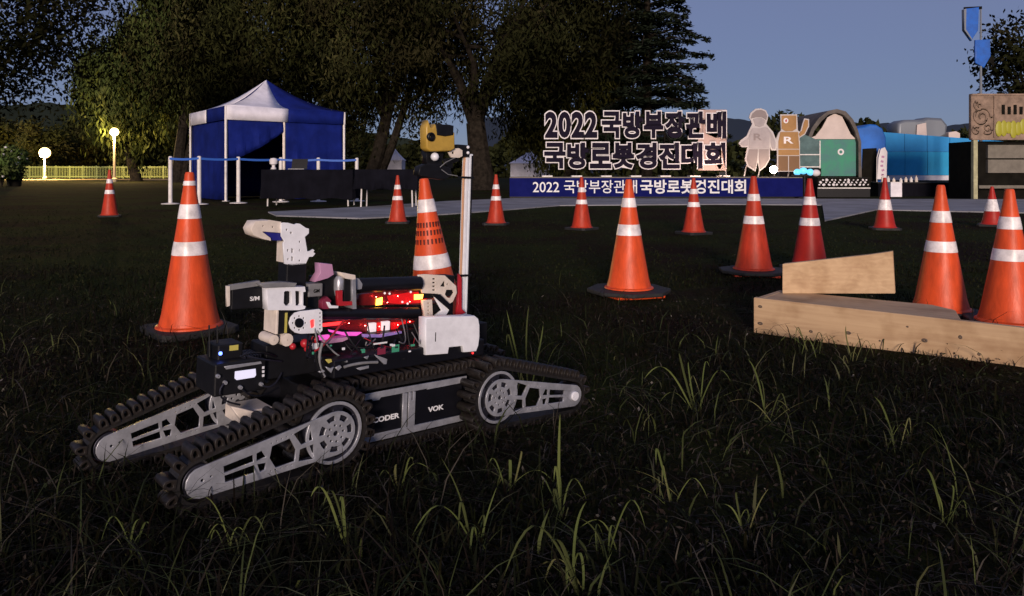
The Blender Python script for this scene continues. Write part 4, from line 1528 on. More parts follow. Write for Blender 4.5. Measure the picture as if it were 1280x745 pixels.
def flipper(x, ysgn, ang, back, label):
    """flipper hinged at the axle; its side plate faces outwards"""
    f = place('flipper', plate_me, robot, (x, ysgn * .212 if ysgn > 0 else -.166, .0915))
    # plate local XZ; for a rear flipper turn it round the vertical axis
    f.rotation_euler = (0, ang, math.pi if back else 0)
    f['label'] = label
    yb = -.027 if (not back) else .027
    if ysgn < 0:
        yb *= 1
    place('track_belt', belt_f, f, (0, yb, 0))
    pth, tot = belt_path(RB, RS, FL, 39)
    for px_, pz_, a_, b_ in pth:
        place('track_lug', lug_f, f, (px_ + a_ * .009, yb, pz_ + b_ * .009), (0, math.atan2(a_, b_), 0))
    place('pulley', disc_me, f, (0, yb, 0))
    place('tip_pulley', tipd_me, f, (0, yb, 0))
    s = 1 if not back else -1
    place('rim_ring', ring_me, f, (0, s * -.006, 0))
    place('inner_rail', rail_me, f, (0, s * -.012, 0))
    if back:
        place('tip_cap', nub_me, f, (0, s * .005, 0))
    return f


fx, rx = LP(420, 543, .215)[0], LP(625, 498, .215)[0]
flipper(fx, 1, math.atan2(.0915 - .049, .314), False, 'near front flipper resting down on the grass')
flipper(rx, 1, math.atan2(.0915 - .050, .29), True, 'near rear flipper reaching back over the grass')
flipper(fx + .078, -1, math.atan2(.0915 - .030, .314), False, 'far front flipper reaching into dark grass')
flipper(rx, -1, math.atan2(.0915 - .06, .29), True, 'far rear flipper behind the chassis')
MB().tube([(fx, -.17, .0915), (fx, .20, .0915)], .012, 12).build('front_axle', 'steel_dark', robot, True)
MB().tube([(rx, -.17, .0915), (rx, .20, .0915)], .012, 12).build('rear_axle', 'steel_dark', robot, True)

# main tracks with side panels
for sy, yc in ((1, .124), (-1, -.104)):
    tr = place('main_track', belt_m, robot, (rx, yc, .0915))
    pth, tot = belt_path(.066, .06599, BL, 54)
    for px_, pz_, a_, b_ in pth:
        place('track_lug', lug_m, tr, (px_ + a_ * .009, 0, pz_ + b_ * .009), (0, math.atan2(a_, b_), 0))
    for wx in (0, BL):
        place('road_wheel', curve_mesh('road_wheel', [cpoly(0, 0, .062, 32)], .05, 'steel_dark', .001), tr, (wx, 0, 0))
    if sy > 0:
        side = MB().bb(-.17, .165, .128, .150, .046, .137).build('side_panel', 'black_satin', robot, bevel=.002)
        for nm, pl in (('panel_frame', [(.172, .150), (-.178, .150), (-.178, .134), (-.05, .134), (-.055, .1365), (.095, .1365), (.100, .131), (.118, .131), (.122, .1365), (.172, .1365)]),
                       ('panel_frame', [(.150, .046), (-.170, .046), (-.172, .030), (.150, .030)]),
                       ('panel_frame', [(.028, .1335), (.016, .1335), (.016, .0465), (.028, .0465)]),
                       ('panel_frame', [(.010, .1335), (.003, .1335), (.003, .112), (-.003, .112), (-.003, .1335), (-.009, .1335), (-.009, .0465), (.010, .0465)])):
            place(nm, curve_mesh(nm, [pl], .006, 'aluminium', .0007), side, (0, .1535, 0))
        for body, px0, px1, py0, py1 in (('CODER', 466, 499, 516.5, 527.5), ('VOK', 535, 554.5, 505.5, 514.5)):
            xa, z0 = LP(px0, (py0 + py1) / 2 + 2, .151)
            xb, z1 = LP(px1, (py0 + py1) / 2 - 2, .151)
            me = text_mesh('panel_lettering', body, 'white_print', 1, .03, .0012)
            lo, hi = bounds(me)
            hgt = .0135
            sx = (xa - xb) / (hi[0] - lo[0])
            # facing +Y: mirror X so that the text reads left to right from outside
            me.transform(Matrix.Translation((xa + lo[0] * sx, .1512, (z0 + z1) / 2 - hgt / 2)) @ Matrix.Rotation(math.pi, 4, 'Z') @ Matrix.Diagonal((sx, 1, hgt / (hi[2] - lo[2]), 1)))
            place('panel_lettering', me, side)

# chassis and deck
MB().bb(rx - .01, fx + .01, -.066, .086, .055, .168).build('chassis', 'black_plastic', robot, bevel=.004)
deck = MB().bb(-.262, .215, -.115, .128, .192, .238).build('deck', 'black_satin', robot, bevel=.004)
MB().bb(-.2, .19, -.08, .08, .168, .192).build('deck_riser', 'black_plastic', robot)
pbox('green_sticker', (490, 431), (499, 440), .1292, .001, 'green_sticker', deck, 0)
pbox('red_sticker', (472, 434), (482, 443), .1292, .001, 'red_sticker', deck, 0)
ppoly('silver_tab', [(469, 444), (484, 449), (483, 455), (480, 455)], .132, .003, 'aluminium', deck)
pbox('maker_mark', (467, 428), (484, 430), .1292, .0008, 'white_print', deck, 0)

# front electronics box
fe = pbox('front_controller', (268, 452), (332, 492), .045, .12, 'black_plastic', None, .004)
ppoly('display', [(294, 464.5), (319.5, 461), (320, 469), (318, 471.5), (296, 475), (293.5, 473)], .0465, .0012, 'display_white', fe, bevel=.0003)
ppoly('top_edge', [(281, 458.5), (326, 452), (327, 454.5), (283, 461.5)], .048, .006, 'aluminium', fe)
for k in range(3):
    pbox('indicator', (328, 458 + 5 * k), (330.5, 461 + 5 * k), .047, .002, 'white_plastic', fe, 0)
pbox('controller_top', (272, 430), (304, 452), .0, .07, 'black_plastic', None, .004)
pbox('yellow_sticker', (287, 431.5), (298, 438), .0012, .001, 'yellow_sticker', None, 0)
xz = LP(276, 442, .006)
MB().sphere((xz[0], .004, xz[1]), .0045, 10, 6).build('blue_indicator', 'led_blue', robot, True)
pbox('front_bracket', (300, 512), (340, 528), .06, .09, 'cream_plastic')
ppoly('skid_plate', [(291, 510), (325, 516), (320, 529), (308, 533)], .075, .02, 'cream_plastic')
for k, px in enumerate((262, 272)):
    a_, b_ = LP(px, 446, -.03)
    MB().tube([(a_, -.03, b_), (a_ + .004, -.03, b_ + .075)], [.003, .002], 8).build('antenna', 'black_plastic', robot, True)

for k in range(7):
    pbox('heat_fin', (306 + 3.2 * k, 446 - .5 * k), (307.4 + 3.2 * k, 453 - .5 * k), .03, .07, 'steel_dark', fe, 0)
for k, (px, py) in enumerate(((272, 470), (281, 478), (326, 480), (300, 484))):
    xz = LP(px, py, .046)
    MB().lathe([(.001, .008), (.004, .008), (.005, .004), (.005, 0)], 10).build('connector', 'aluminium', fe, True).matrix_local = Matrix.Translation((xz[0], .045, xz[1])) @ Matrix.Rotation(-math.pi / 2, 4, 'X')
for k, (a, b, c_) in enumerate((((326, 480), (340, 492), (352, 466)), ((300, 484), (318, 506), (348, 484)), ((281, 478), (262, 500), (300, 506)), ((300, 446), (322, 436), (345, 446)), ((310, 446), (330, 450), (352, 452)))):
    P = [Vector((LP(*p_, y_)[0], y_, LP(*p_, y_)[1])) for p_, y_ in ((a, .05), (b, .06), (c_, .035))]
    MB().tube([P[0].lerp(P[1], t).lerp(P[1].lerp(P[2], t), t) for t in [j / 10 for j in range(11)]], .0022, 7).build('cable', 'black_satin' if k % 2 else 'steel_dark', robot, True)

# arm base column, tan gearbox and white bracket
pbox('arm_base', (332, 428), (402, 470), .03, .09, 'black_plastic', None, .003)
for x0_, x1_ in ((334, 346), (349, 364)):
    a_, b_ = LP((x0_ + x1_) / 2, 424, .05)
    w_ = abs(LP(x0_, 424, .05)[0] - LP(x1_, 424, .05)[0]) / 2
    MB().lathe([(.001, .012), (w_, .011), (w_, -.05), (.001, -.05)], 14).build('motor', 'cream_plastic', robot, True).matrix_local = Matrix.Translation((a_, .05, b_)) @ Matrix.Rotation(-math.pi / 2, 4, 'X')
gb = pbox('gearbox', (345, 388), (348.4, 418), .055, .07, 'cream_plastic', None, .002)
pbox('gearbox_frame', (348.5, 388.5), (362, 417), .050, .07, 'black_plastic')
pbox('yellow_strip', (356, 391), (359, 416), .0512, .001, 'yellow_sticker', gb, 0)
ppoly('white_bracket', [(334, 361), (338, 360), (381, 358.5), (382, 364.5), (379, 365), (379, 382), (382, 383), (381, 386), (374, 387.5), (335, 387.5)], .058, .03, 'white_plastic', None,
      holes=[[(355, 365), (357, 363.5), (363, 363.5), (365, 366), (365, 379), (362, 382.5), (357, 382.5), (354.5, 379)], [(369, 363.5), (376, 363.5), (377, 366), (377, 380), (375, 382.5), (369.5, 382.5)]])
ppoly('bracket_cap', [(326, 355.5), (356, 353), (371, 354), (369, 358), (331, 360)], .062, .03, 'grey_plastic')
pbox('bracket_servo', (352, 362), (383, 384), .045, .04, 'black_plastic')
jp = ppoly('joint_plate', [(362, 404), (364, 397), (369, 391.5), (376, 389.5), (399, 386.5), (402.5, 389), (403, 413), (400, 416), (376, 417), (369, 415.5), (364, 411)], .066, .006, 'white_plastic', None,
           holes=[circ(374.2 + 7.8 * math.cos(k * math.pi / 4), 403.8 + 8.6 * math.sin(k * math.pi / 4), 1.5, 1.6, 8) for k in range(8)] +
                 [[(387.5, 401), (390, 399), (393.5, 399), (394, 408), (391.5, 410.5), (388.5, 410)]] +
                 [[(399, 390.5 + 4.9 * k), (402.2, 390.5 + 4.9 * k), (402.2, 392.5 + 4.9 * k), (399, 392.5 + 4.9 * k)] for k in range(5)])
ppoly('joint_hub', circ(374.2, 403.8, 5.2, 5.8, 20), .0685, .012, 'black_satin', jp)
pbox('joint_light', (387, 399), (394, 411), .0595, .002, 'led_red', jp, 0)
pbox('joint_motor', (364, 390), (402, 416), .0585, .06, 'black_plastic')
pbox('left_camera_box', (289, 360), (330, 386), .03, .012, 'black_plastic', None, .003)
ppoly('box_top_rail', [(286, 360), (288, 357), (324, 351), (326, 353.5), (325, 357), (288, 362.5)], .034, .014, 'grey_plastic')
ppoly('box_edge', [(284, 358), (287.3, 358), (287.3, 382), (284.3, 383)], .036, .01, 'cream_plastic')
me = text_mesh('box_lettering', 'S/M', 'white_print', 1, .02, .001)
lo, hi = bounds(me)
a_, b_ = LP(312.5, 376, .0312)
sx = .023 / (hi[0] - lo[0])
me.transform(Matrix.Translation((a_ + lo[0] * sx, .0308, b_)) @ Matrix.Rotation(math.pi, 4, 'Z') @ Matrix.Diagonal((sx, 1, .010 / (hi[2] - lo[2]), 1)))
place('box_lettering', me, robot)

# gripper head
pbox('gripper_column', (358, 328), (383, 362), .03, .05, 'black_plastic', None, .003)
hd = [(351.8, 279.8), (354, 278.5), (360, 278.8), (368, 281), (371, 279.6), (375, 280), (382, 285), (386, 286), (386, 291.5), (381, 296), (384, 314.5), (388, 314), (391, 311.8), (393, 313), (391.5, 315.2), (394, 317), (391, 320.6), (386, 321), (382, 330),
      (365, 331.3), (356, 329.5), (354.3, 304), (356, 301.5), (352, 295)]
gh = ppoly('gripper_head', hd, .03, .006, 'white_plastic', None,
           holes=[circ(358.6, 287.2, 1.6, 1.7, 8), circ(364, 291, 1.7, 1.8, 8), circ(374.8, 302.3, 1.4, 1.8, 6), circ(374.5, 313, 1.1, 2.0, 6), circ(374.6, 325.8, 1.6, 1.6, 6), circ(360, 313, 1.4, 2.2, 6), circ(360.3, 324, 1.4, 2, 6),
                  [(364, 310), (367, 311), (367, 316), (364, 317)], [(364, 320), (367, 321), (367, 326), (364, 327)]])
ppoly('gripper_head_back', hd, -.026, .006, 'white_plastic', gh)
pbox('gripper_servo', (356, 285), (380, 328), .0238, .046, 'cream_plastic', gh)
jw = ppoly('gripper_jaw', [(314.3, 286), (319.5, 276.8), (334, 276), (337, 275.2), (351.5, 277.5), (352, 291), (330, 289.2), (327, 289.4), (338, 297.5), (338.5, 300.8), (327, 298), (317, 293.5)], .026, .05, 'cream_plastic', None,
           holes=[circ(329, 282.5, 1.3, 1.3, 6), circ(341, 283.8, 1.4, 1.4, 6)])
ppoly('jaw_film', [(328, 290), (352, 291.6), (352, 300.5), (339.5, 300), (334, 295)], .02, .038, 'blue_film', jw)

# middle of the arm: sensors and tubes
pbox('grey_module', (385.5, 354.5), (403.5, 371), .04, .04, 'grey_plastic', None, .003)
me = text_mesh('module_lettering', 'GM', 'booth_dark', 1, .02, .001)
lo, hi = bounds(me)
a_, b_ = LP(392, 366, .0412)
sx = .016 / (hi[0] - lo[0])
me.transform(Matrix.Translation((a_ + lo[0] * sx, .0408, b_)) @ Matrix.Rotation(math.pi, 4, 'Z') @ Matrix.Diagonal((sx, 1, .009 / (hi[2] - lo[2]), 1)))
place('module_lettering', me, robot)
ppoly('pink_cover', [(400.5, 329.5), (415, 330.5), (417, 343), (410, 347.5), (394, 352), (401, 341)], .05, .03, 'pink_plastic')
pbox('sensor_column', (398, 346), (424, 386), .025, .06, 'black_plastic', None, .003)
xz = LP(424, 356, .03)
MB().lathe([(.001, -.03), (.010, -.028), (.014, -.01), (.014, .012), (.009, .022), (.001, .024)], 16).build('silver_bottle', 'aluminium', robot, True, loc=(xz[0], .03, xz[1]))
ppoly('cream_lid', [(427, 341), (444, 344), (444.5, 349.5), (432, 348)], .05, .06, 'cream_plastic')
ppoly('bracket_strip', [(441, 350), (444.5, 349.6), (445.5, 386), (441.5, 386)], .055, .05, 'aluminium')
pbox('black_camera', (430, 350), (441, 376), .045, .05, 'black_plastic')
ppoly('red_clip', [(422, 364), (428, 363), (428, 377), (440, 377), (440, 381.5), (423, 382)], .052, .012, 'red_plastic')
ppoly('cable_clip', [(409, 378), (412, 378), (414, 382), (423, 382.5), (422.5, 385), (412, 385)], .052, .008, 'white_plastic')
ppoly('red_cover', [(403, 377), (409, 371), (414, 376), (411, 386), (403, 386)], .047, .02, 'red_sticker')


def rod(name, a, b, Yc, rad, mt, parent=None, n=18):
    (xa, za), (xb, zb) = LP(a[0], a[1], Yc), LP(b[0], b[1], Yc)
    return MB().tube([(xa, Yc, za), (xa * .97 + xb * .03, Yc, za * .97 + zb * .03), (xb, Yc, zb)], [rad * .93, rad, rad], n).build(name, mt, parent or robot, True)


rod('upper_arm_tube', (446, 357), (524, 354), .02, .020, 'black_satin')
rod('lower_arm_tube', (400, 392), (522, 391), .03, .0155, 'black_satin')
ppoly('tube_lens', [(444, 347), (449, 349), (453, 355), (452, 361), (446, 362)], .04, .03, 'aluminium')
ls_ = ppoly('light_bar', [(449, 369), (468, 366), (536, 362), (537, 380), (449, 381.5)], .012, .02, 'red_smoke')
ppoly('red_strip', [(484, 370), (512, 365.5), (534, 364), (534, 378), (500, 380), (487, 379)], .0135, .001, 'led_deep_red', ls_, bevel=0.0002)
ppoly('amber_light', [(471, 374), (478, 372), (477.5, 380.5), (470.5, 381.5)], .0165, .003, 'led_amber', ls_)
ppoly('amber_light', [(518.5, 368.5), (529, 368), (528, 373.5), (518.5, 374.5)], .0165, .003, 'led_amber', ls_)
for px, py in ((503, 377.5), (487, 367), (513.5, 365), (509.5, 379.5), (481, 366.5)):
    xz = LP(px, py, .016)
    MB().sphere((xz[0], .016, xz[1]), .0032, 8, 5).build('pilot_light', 'led_white', ls_, True)
for px, py in ((470, 371), (484, 378), (497, 370), (512, 377), (531, 377)):
    xz = LP(px, py, .022)
    MB().sphere((xz[0], .023, xz[1]), .0011, 8, 5).build('pilot_light', 'led_pin', ls_, True)
lo_ = ppoly('lower_light_bar', [(403, 402), (440, 400), (522, 400), (522, 404), (500, 406), (496, 413), (463, 416), (403, 408)], .0, .02, 'red_smoke')
pbox('red_strip', (404, 403), (428, 407), .0025, .002, 'led_red', lo_, 0)
ppoly('red_strip', [(488, 403), (519, 401.5), (500, 406), (496, 412), (489, 413)], .0025, .001, 'led_deep_red', lo_, bevel=0.0002)
ppoly('red_strip', [(471, 403), (478, 403), (478, 414), (471, 414)], .0025, .001, 'led_deep_red', lo_, bevel=0.0002)
for px, py in ((436, 404), (456, 407), (474, 408), (497, 406), (512, 402)):
    xz = LP(px, py, .010)
    MB().sphere((xz[0], .011, xz[1]), .0011, 8, 5).build('pilot_light', 'led_pin', lo_, True)
for a, b in (((462, 404), (470.5, 415)), ((478.5, 402), (487.5, 413))):
    pbox('connector', a, b, .012, .012, 'led_white', lo_, .001)
ppoly('violet_strip', [(455, 418.5), (475, 419), (502, 414.5), (502, 416.5), (476, 421.5), (455.5, 421.5)], .055, .012, 'led_violet')
ppoly('magenta_strip', [(413, 413), (430, 416), (452, 416), (446, 419.5), (432, 419.5), (414, 415)], .05, .012, 'led_magenta')
pbox('magenta_tab', (400, 419.5), (412, 424.5), .06, .01, 'led_magenta', None, 0)
ppoly('pink_cover', [(407, 427.5), (420, 423.5), (434, 421.5), (435, 424), (428, 427), (408, 429.5)], .07, .03, 'pink_plastic')
pbox('arm_carriage', (405, 418), (520, 432), .03, .07, 'black_plastic')
for px, py, rr_ in ((381, 429, .011), (394, 424, .010), (384, 436, .008), (366, 433, .008)):
    xz = LP(px, py, .06)
    MB().sphere((xz[0], .06, xz[1]), rr_, 12, 8).build('red_knob', 'red_plastic', robot, True)
pbox('white_knob', (391, 429), (399, 437), .065, .02, 'white_plastic', None, .002)
# loose silver bits and cables along the deck edge
for pl in ([(399, 465), (403, 462), (406, 464), (402, 466.5)], [(408, 459), (413, 461), (417, 459), (414, 466), (411, 463)], [(420, 460), (425, 457), (427, 459), (423, 463)], [(456, 447), (461, 445), (459, 449)], [(447, 461), (453, 459), (461, 457), (461, 460), (450, 462.5)]):
    ppoly('silver_clip', pl, .135, .006, 'aluminium')
ppoly('yellow_clip', [(408, 450), (414, 449), (415, 452), (411, 454)], .135, .006, 'yellow_sticker')
for k, (a, b, c_) in enumerate((((392, 440), (396, 462), (402, 470)), ((428, 458), (445, 452), (470, 452)), ((404, 470), (392, 455), (401, 428)))):
    p3 = [LP(*p_, .125) for p_ in (a, b, c_)]
    P = [Vector((p_[0], .133, p_[1])) for p_ in p3]
    MB().tube([P[0].lerp(P[1], t).lerp(P[1].lerp(P[2], t), t) for t in [j / 8 for j in range(9)]], .0035, 7).build('cable', 'grey_plastic' if k else 'black_plastic', robot, True)

qc = random.Random(17)
for k in range(26):
    a = (qc.uniform(384, 520), qc.uniform(398, 428))
    c_ = (a[0] + qc.uniform(-45, 60), qc.uniform(424, 452))
    c_ = (min(max(c_[0], 384), 528), c_[1])
    b = ((a[0] + c_[0]) / 2 + qc.uniform(-14, 14), max(a[1], c_[1]) + qc.uniform(-4, 14))
    ya, yb_ = qc.uniform(.03, .08), qc.uniform(.08, .128)
    P = [Vector((LP(*p_, y_)[0], y_, LP(*p_, y_)[1])) for p_, y_ in ((a, ya), (b, (ya + yb_) / 2 + .02), (c_, yb_))]
    MB().tube([P[0].lerp(P[1], t).lerp(P[1].lerp(P[2], t), t) for t in [j / 10 for j in range(11)]], qc.uniform(.0012, .0028), 7).build(
        'cable', qc.choice(['black_plastic', 'black_satin', 'grey_plastic', 'red_plastic', 'black_plastic', 'steel_dark']), robot, True)
for k in range(18):
    px, py = qc.uniform(386, 522), qc.uniform(424, 452)
    s_ = qc.uniform(2, 6)
    pbox('circuit_chip', (px, py), (px + s_, py + qc.uniform(1.5, 4)), .131, .004, qc.choice(['black_plastic', 'steel_dark', 'grey_plastic', 'green_sticker', 'steel_dark', 'white_plastic']), None, .0005)

# rear joint
rj = ppoly('rear_joint_plate', [(523, 344), (531, 343), (556, 344.5), (570, 357.5), (571, 366), (566, 377), (561, 380), (556, 377), (548, 367), (536, 366.5), (528, 366)], .022, .006, 'cream_plastic', None,
           holes=[[(550, 358), (555.5, 350), (557, 359)], [(558, 355), (561, 352.5), (560, 358)]] +
                 [[(540.5, 347.5 + 4.6 * k), (544.5, 347.5 + 4.6 * k), (544.5, 349.8 + 4.6 * k), (540.5, 349.8 + 4.6 * k)] for k in range(4)] +
                 [[(556, 368), (558, 362), (566, 362), (568, 366), (563, 373), (559, 372)]])
pbox('rear_joint_motor', (524, 346), (568, 372), .0155, .05, 'black_plastic')
ppoly('rear_link', [(544, 372), (549, 370), (562, 386), (556, 397), (540, 398), (553, 388)], .03, .008, 'white_plastic')
ppoly('rear_link_black', [(541, 369), (550, 368), (566, 384), (563, 388)], .034, .003, 'black_satin')
ppoly('perforated_bracket', [(529, 376), (540, 374.5), (541, 396), (531, 397)], .028, .012, 'cream_plastic', None, holes=[[(534.5, 378 + 4.4 * k), (537.5, 377.7 + 4.4 * k), (537.5, 380 + 4.4 * k), (534.5, 380.3 + 4.4 * k)] for k in range(4)])
pbox('rear_arm_mount', (520, 380), (566, 420), .01, .06, 'black_plastic')
wbx = ppoly('battery_cover', [(533, 398.5), (593, 395.5), (597.5, 399), (599, 407), (599, 421), (597.5, 432), (595, 438.5), (580, 439.5), (579, 431.5), (561, 433.5), (559.5, 441.5), (533, 443)], .138, .034, 'white_plastic', None, bevel=.002)
pbox('vent_line', (544, 415.5), (545, 427), .1384, .0006, 'booth_dark', wbx, 0)
xz = LP(591.5, 441.5, .134)
MB().sphere((xz[0], .132, xz[1]), .003, 8, 5).build('tail_light', 'led_red', robot, True)

# mast with sensor head
MY = -.02
ma = [LP(p_, 393, MY) for p_ in (573, 578.5, 584.5)]
mt_ = [LP(p_, 194, MY) for p_ in (571, 576, 582)]
mx0, mz1 = LP(579, 393, MY)[0], LP(577, 192, MY)[1]
mast = MB().bb(mx0 - .010, mx0 + .0015, MY - .012, MY + .012, .20, mz1).build('mast', 'mast_alu', robot, bevel=.001)
MB().bb(mx0 + .004, mx0 + .0135, MY - .010, MY + .010, .20, mz1 - .01).build('mast_rail', 'white_plastic', mast, bevel=.001)
MB().bb(mx0 - .0095, mx0 - .004, MY + .0125, MY + .0135, .24, mz1 - .005).build('mast_groove', 'black_satin', mast)
MB().tube([(mx0 + .019, MY + .004, .27), (mx0 + .018, MY + .005, .5), (mx0 + .0185, MY + .004, mz1 - .04), (mx0 + .012, MY + .002, mz1 + .01)], .0035, 8).build('mast_cable', 'copper_cable', mast, True)
for z in (.40, mz1 - .075):
    MB().bb(mx0 - .014, mx0 + .024, MY - .016, MY + .017, z, z + .006).build('cable_tie', 'black_plastic', mast)
MB().bb(mx0 - .06, mx0 + .05, MY - .045, MY + .045, .195, .26).build('mast_foot', 'black_plastic', robot, bevel=.003)
ppoly('red_guard', [(574, 343), (577, 348), (577, 386), (582, 391), (570, 395), (573, 380)], .01, .01, 'red_plastic')
pbox('mast_clamp', (572, 181), (587, 196), MY + .016, .03, 'black_plastic', mast)
cb = ppoly('clamp_plate', [(561, 190), (565, 186), (574, 185.5), (578, 188), (578, 195), (574, 197), (564, 196.5)], MY + .022, .006, 'cream_plastic', mast, holes=[circ(566.5, 191, 2, 2, 8)])
for py in (184, 191):
    xz = LP(585, py, MY + .02)
    MB().sphere((xz[0], MY + .02, xz[1]), .005, 8, 6).build('bolt', 'white_plastic', mast, True)
HY = -.005
hdm = ppoly('sensor_head', [(534.4, 160), (535.7, 155), (537.3, 160), (541.5, 162), (544.4, 157), (546.4, 158), (548.9, 167), (553.1, 169.5), (563.0, 170.5), (567.2, 168), (567.6, 185), (563.0, 187.5), (538.1, 187.5), (534.8, 184)], HY + .02, .034, 'yellow_plastic', mast, bevel=.004)
ppoly('sensor_top', [(546, 156.5), (562, 157), (566.5, 158), (566, 168), (557, 169.5), (547.5, 168)], HY + .022, .034, 'black_plastic', hdm, bevel=.003)
xz = LP(538.5, 171, HY + .022)
MB().lathe([(.010, 0), (.013, .003), (.013, .010), (.010, .012), (.008, .006), (.001, .005)], 16).build('lens', 'black_satin', hdm, True).matrix_local = Matrix.Translation((xz[0], HY + .016, xz[1])) @ Matrix.Rotation(-math.pi / 2, 4, 'X')
ppoly('head_mount', [(533, 188), (555, 188), (552, 206), (534, 206)], HY - .005, .025, 'black_plastic', hdm)
xz = LP(544, 196, HY + .01)
MB().sphere((xz[0], HY + .008, xz[1]), .0125, 14, 9).build('ball_joint', 'white_plastic', hdm, True)
ppoly('head_base', [(524, 218), (526, 209), (534, 205.5), (551, 206), (563, 211), (565, 219), (556, 224), (540, 222)], HY + .012, .03, 'black_plastic', hdm, bevel=.002)
for pl in ([(552, 212), (560, 218), (572, 220)], [(550, 209), (557, 203), (565, 199), (569, 197)]):
    P = [Vector((LP(a, b, HY + .02)[0], HY + .02, LP(a, b, HY + .02)[1])) for a, b in pl]
    MB().tube(P, .0013, 6).build('head_cable', 'grey_plastic', hdm, True)
ppoly('mast_arm', [(556, 199), (573, 197), (574, 201), (566, 204), (566, 210), (560, 210)], MY + .004, .012, 'black_plastic', mast)

# ------------------------------------------------------------------ grass
def blades(x, y, h, wd, lean_amt, cols, r, curl=1.0):
    n = len(x)
    a = r.uniform(0, 2 * np.pi, n)
    fa = a + np.pi / 2 + r.normal(0, .4, n)
    d = np.stack([np.cos(a), np.sin(a)], 1)
    wv = np.stack([np.cos(fa), np.sin(fa)], 1)
    z = gz(x, y)
    ln = lean_amt * r.uniform(.2, 1.3, n)
    V = np.zeros((n, 8, 3), np.float32)
    for k, (t, ws) in enumerate(((0, .7), (.38, 1.0), (.72, .75), (1, .06))):
        bend = ln * h * (t ** (1 + curl))
        zz_ = z - .006 + h * (t - ln * .42 * t ** 2.4)
        for s in (0, 1):
            sg = (s * 2 - 1) * .5 * wd * ws
            V[:, k * 2 + s, 0] = x + d[:, 0] * bend + wv[:, 0] * sg
            V[:, k * 2 + s, 1] = y + d[:, 1] * bend + wv[:, 1] * sg
            V[:, k * 2 + s, 2] = zz_
    base = np.arange(n)[:, None] * 8
    q = np.array([[0, 1, 3, 2], [2, 3, 5, 4], [4, 5, 7, 6]])
    Q = (base[:, None, :] + q[None]).reshape(-1, 4)
    ca = np.array(cols)
    cc = ca[r.integers(0, len(ca), n)] * r.uniform(.55, 1.4, (n, 1))
    return V.reshape(-1, 3), Q, np.repeat(cc, 8, 0)


def in_robot(x, y, m=0.0):
    c_, s_ = math.cos(YAW), math.sin(YAW)
    u = (x - RO.x) * c_ + (y - RO.y) * s_
    v = -(x - RO.x) * s_ + (y - RO.y) * c_
    return (np.abs(u) < .60 + m) & (v > -.22 - m) & (v < .235 + m)


def join(parts):
    Vs, Qs, Cs, k = [], [], [], 0
    for v, q_, c_ in parts:
        Vs.append(v)
        Qs.append(q_ + k)
        Cs.append(c_)
        k += len(v)
    return np.concatenate(Vs), np.concatenate(Qs), np.concatenate(Cs)


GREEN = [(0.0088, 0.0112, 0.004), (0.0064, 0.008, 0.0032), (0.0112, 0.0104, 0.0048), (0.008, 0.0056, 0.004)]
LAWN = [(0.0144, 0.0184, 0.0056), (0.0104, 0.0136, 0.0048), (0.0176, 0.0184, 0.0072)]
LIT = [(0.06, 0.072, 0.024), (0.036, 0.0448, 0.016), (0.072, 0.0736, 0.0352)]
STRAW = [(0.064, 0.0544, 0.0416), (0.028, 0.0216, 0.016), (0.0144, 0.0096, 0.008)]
r = np.random.default_rng(99)


def scatter(n, d0, d1, power=1.0, k=.78):
    D_ = d0 * (d1 / d0) ** (r.uniform(0, 1, n) ** power)
    return r.uniform(-k, k, n) * D_ + 0, D_


parts = []
# dense low turf, thinning with distance
x, y = scatter(64000, .95, 5.5)
h = .024 * r.lognormal(0, .5, len(x)) * (1 + .4 * np.sin(x * 3 + y * 2) + .25 * np.sin(x * 9 - y * 7))
m_ = in_robot(x, y, -.04)
h[m_] *= .4
parts.append(blades(x, y, h, np.full(len(x), .0042) * r.uniform(.6, 1.5, len(x)), .9, GREEN, r))
x, y = scatter(26000, 4.5, 16)
parts.append(blades(x, y, r.uniform(.012, .034, len(x)), np.full(len(x), .010), .9, LAWN, r))
# straw and dead stems lying about
x, y = scatter(6500, .95, 4.0)
parts.append(blades(x, y, r.uniform(.02, .07, len(x)), np.full(len(x), .003), 1.9, STRAW, r))
# taller single blades, greener, in drifts
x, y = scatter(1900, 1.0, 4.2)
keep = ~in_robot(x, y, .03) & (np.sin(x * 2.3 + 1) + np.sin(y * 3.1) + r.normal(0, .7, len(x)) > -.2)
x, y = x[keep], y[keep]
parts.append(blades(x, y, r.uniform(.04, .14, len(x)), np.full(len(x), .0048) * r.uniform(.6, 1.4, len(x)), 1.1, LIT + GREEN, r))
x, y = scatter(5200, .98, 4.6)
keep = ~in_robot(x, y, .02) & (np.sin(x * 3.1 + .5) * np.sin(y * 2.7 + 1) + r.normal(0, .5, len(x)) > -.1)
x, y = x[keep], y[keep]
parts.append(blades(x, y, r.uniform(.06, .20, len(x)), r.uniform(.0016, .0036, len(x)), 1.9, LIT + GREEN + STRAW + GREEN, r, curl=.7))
V, Q, C_ = join(parts)
tag(place('grass', fast_mesh('grass', V, Q, 'grass', C_)), 'dark unkempt grass and dead stems covering the ground', 'grass', kind='stuff')
# crumbs of leaf litter and earth
n = 9000
x, y = scatter(n, .95, 4.2)
cent = np.stack([x, y, gz(x, y) + r.uniform(.002, .02, n)], 1)
V, Q = leaf_quads(cent, .0035, .008, r)
cc = np.array([(0.03, 0.024, 0.02), (0.018, 0.012, 0.010), (0.018, 0.024, 0.010), (0.14, 0.125, 0.11)])[r.choice(4, n, p=(.4, .35, .22, .03))] * r.uniform(.5, 1.4, (n, 1))
tag(place('leaf_litter', fast_mesh('leaf_litter', V, Q, 'litter', np.repeat(cc, 4, 0))), 'crumbs of dead leaves and earth among the grass', 'leaf litter', kind='stuff')


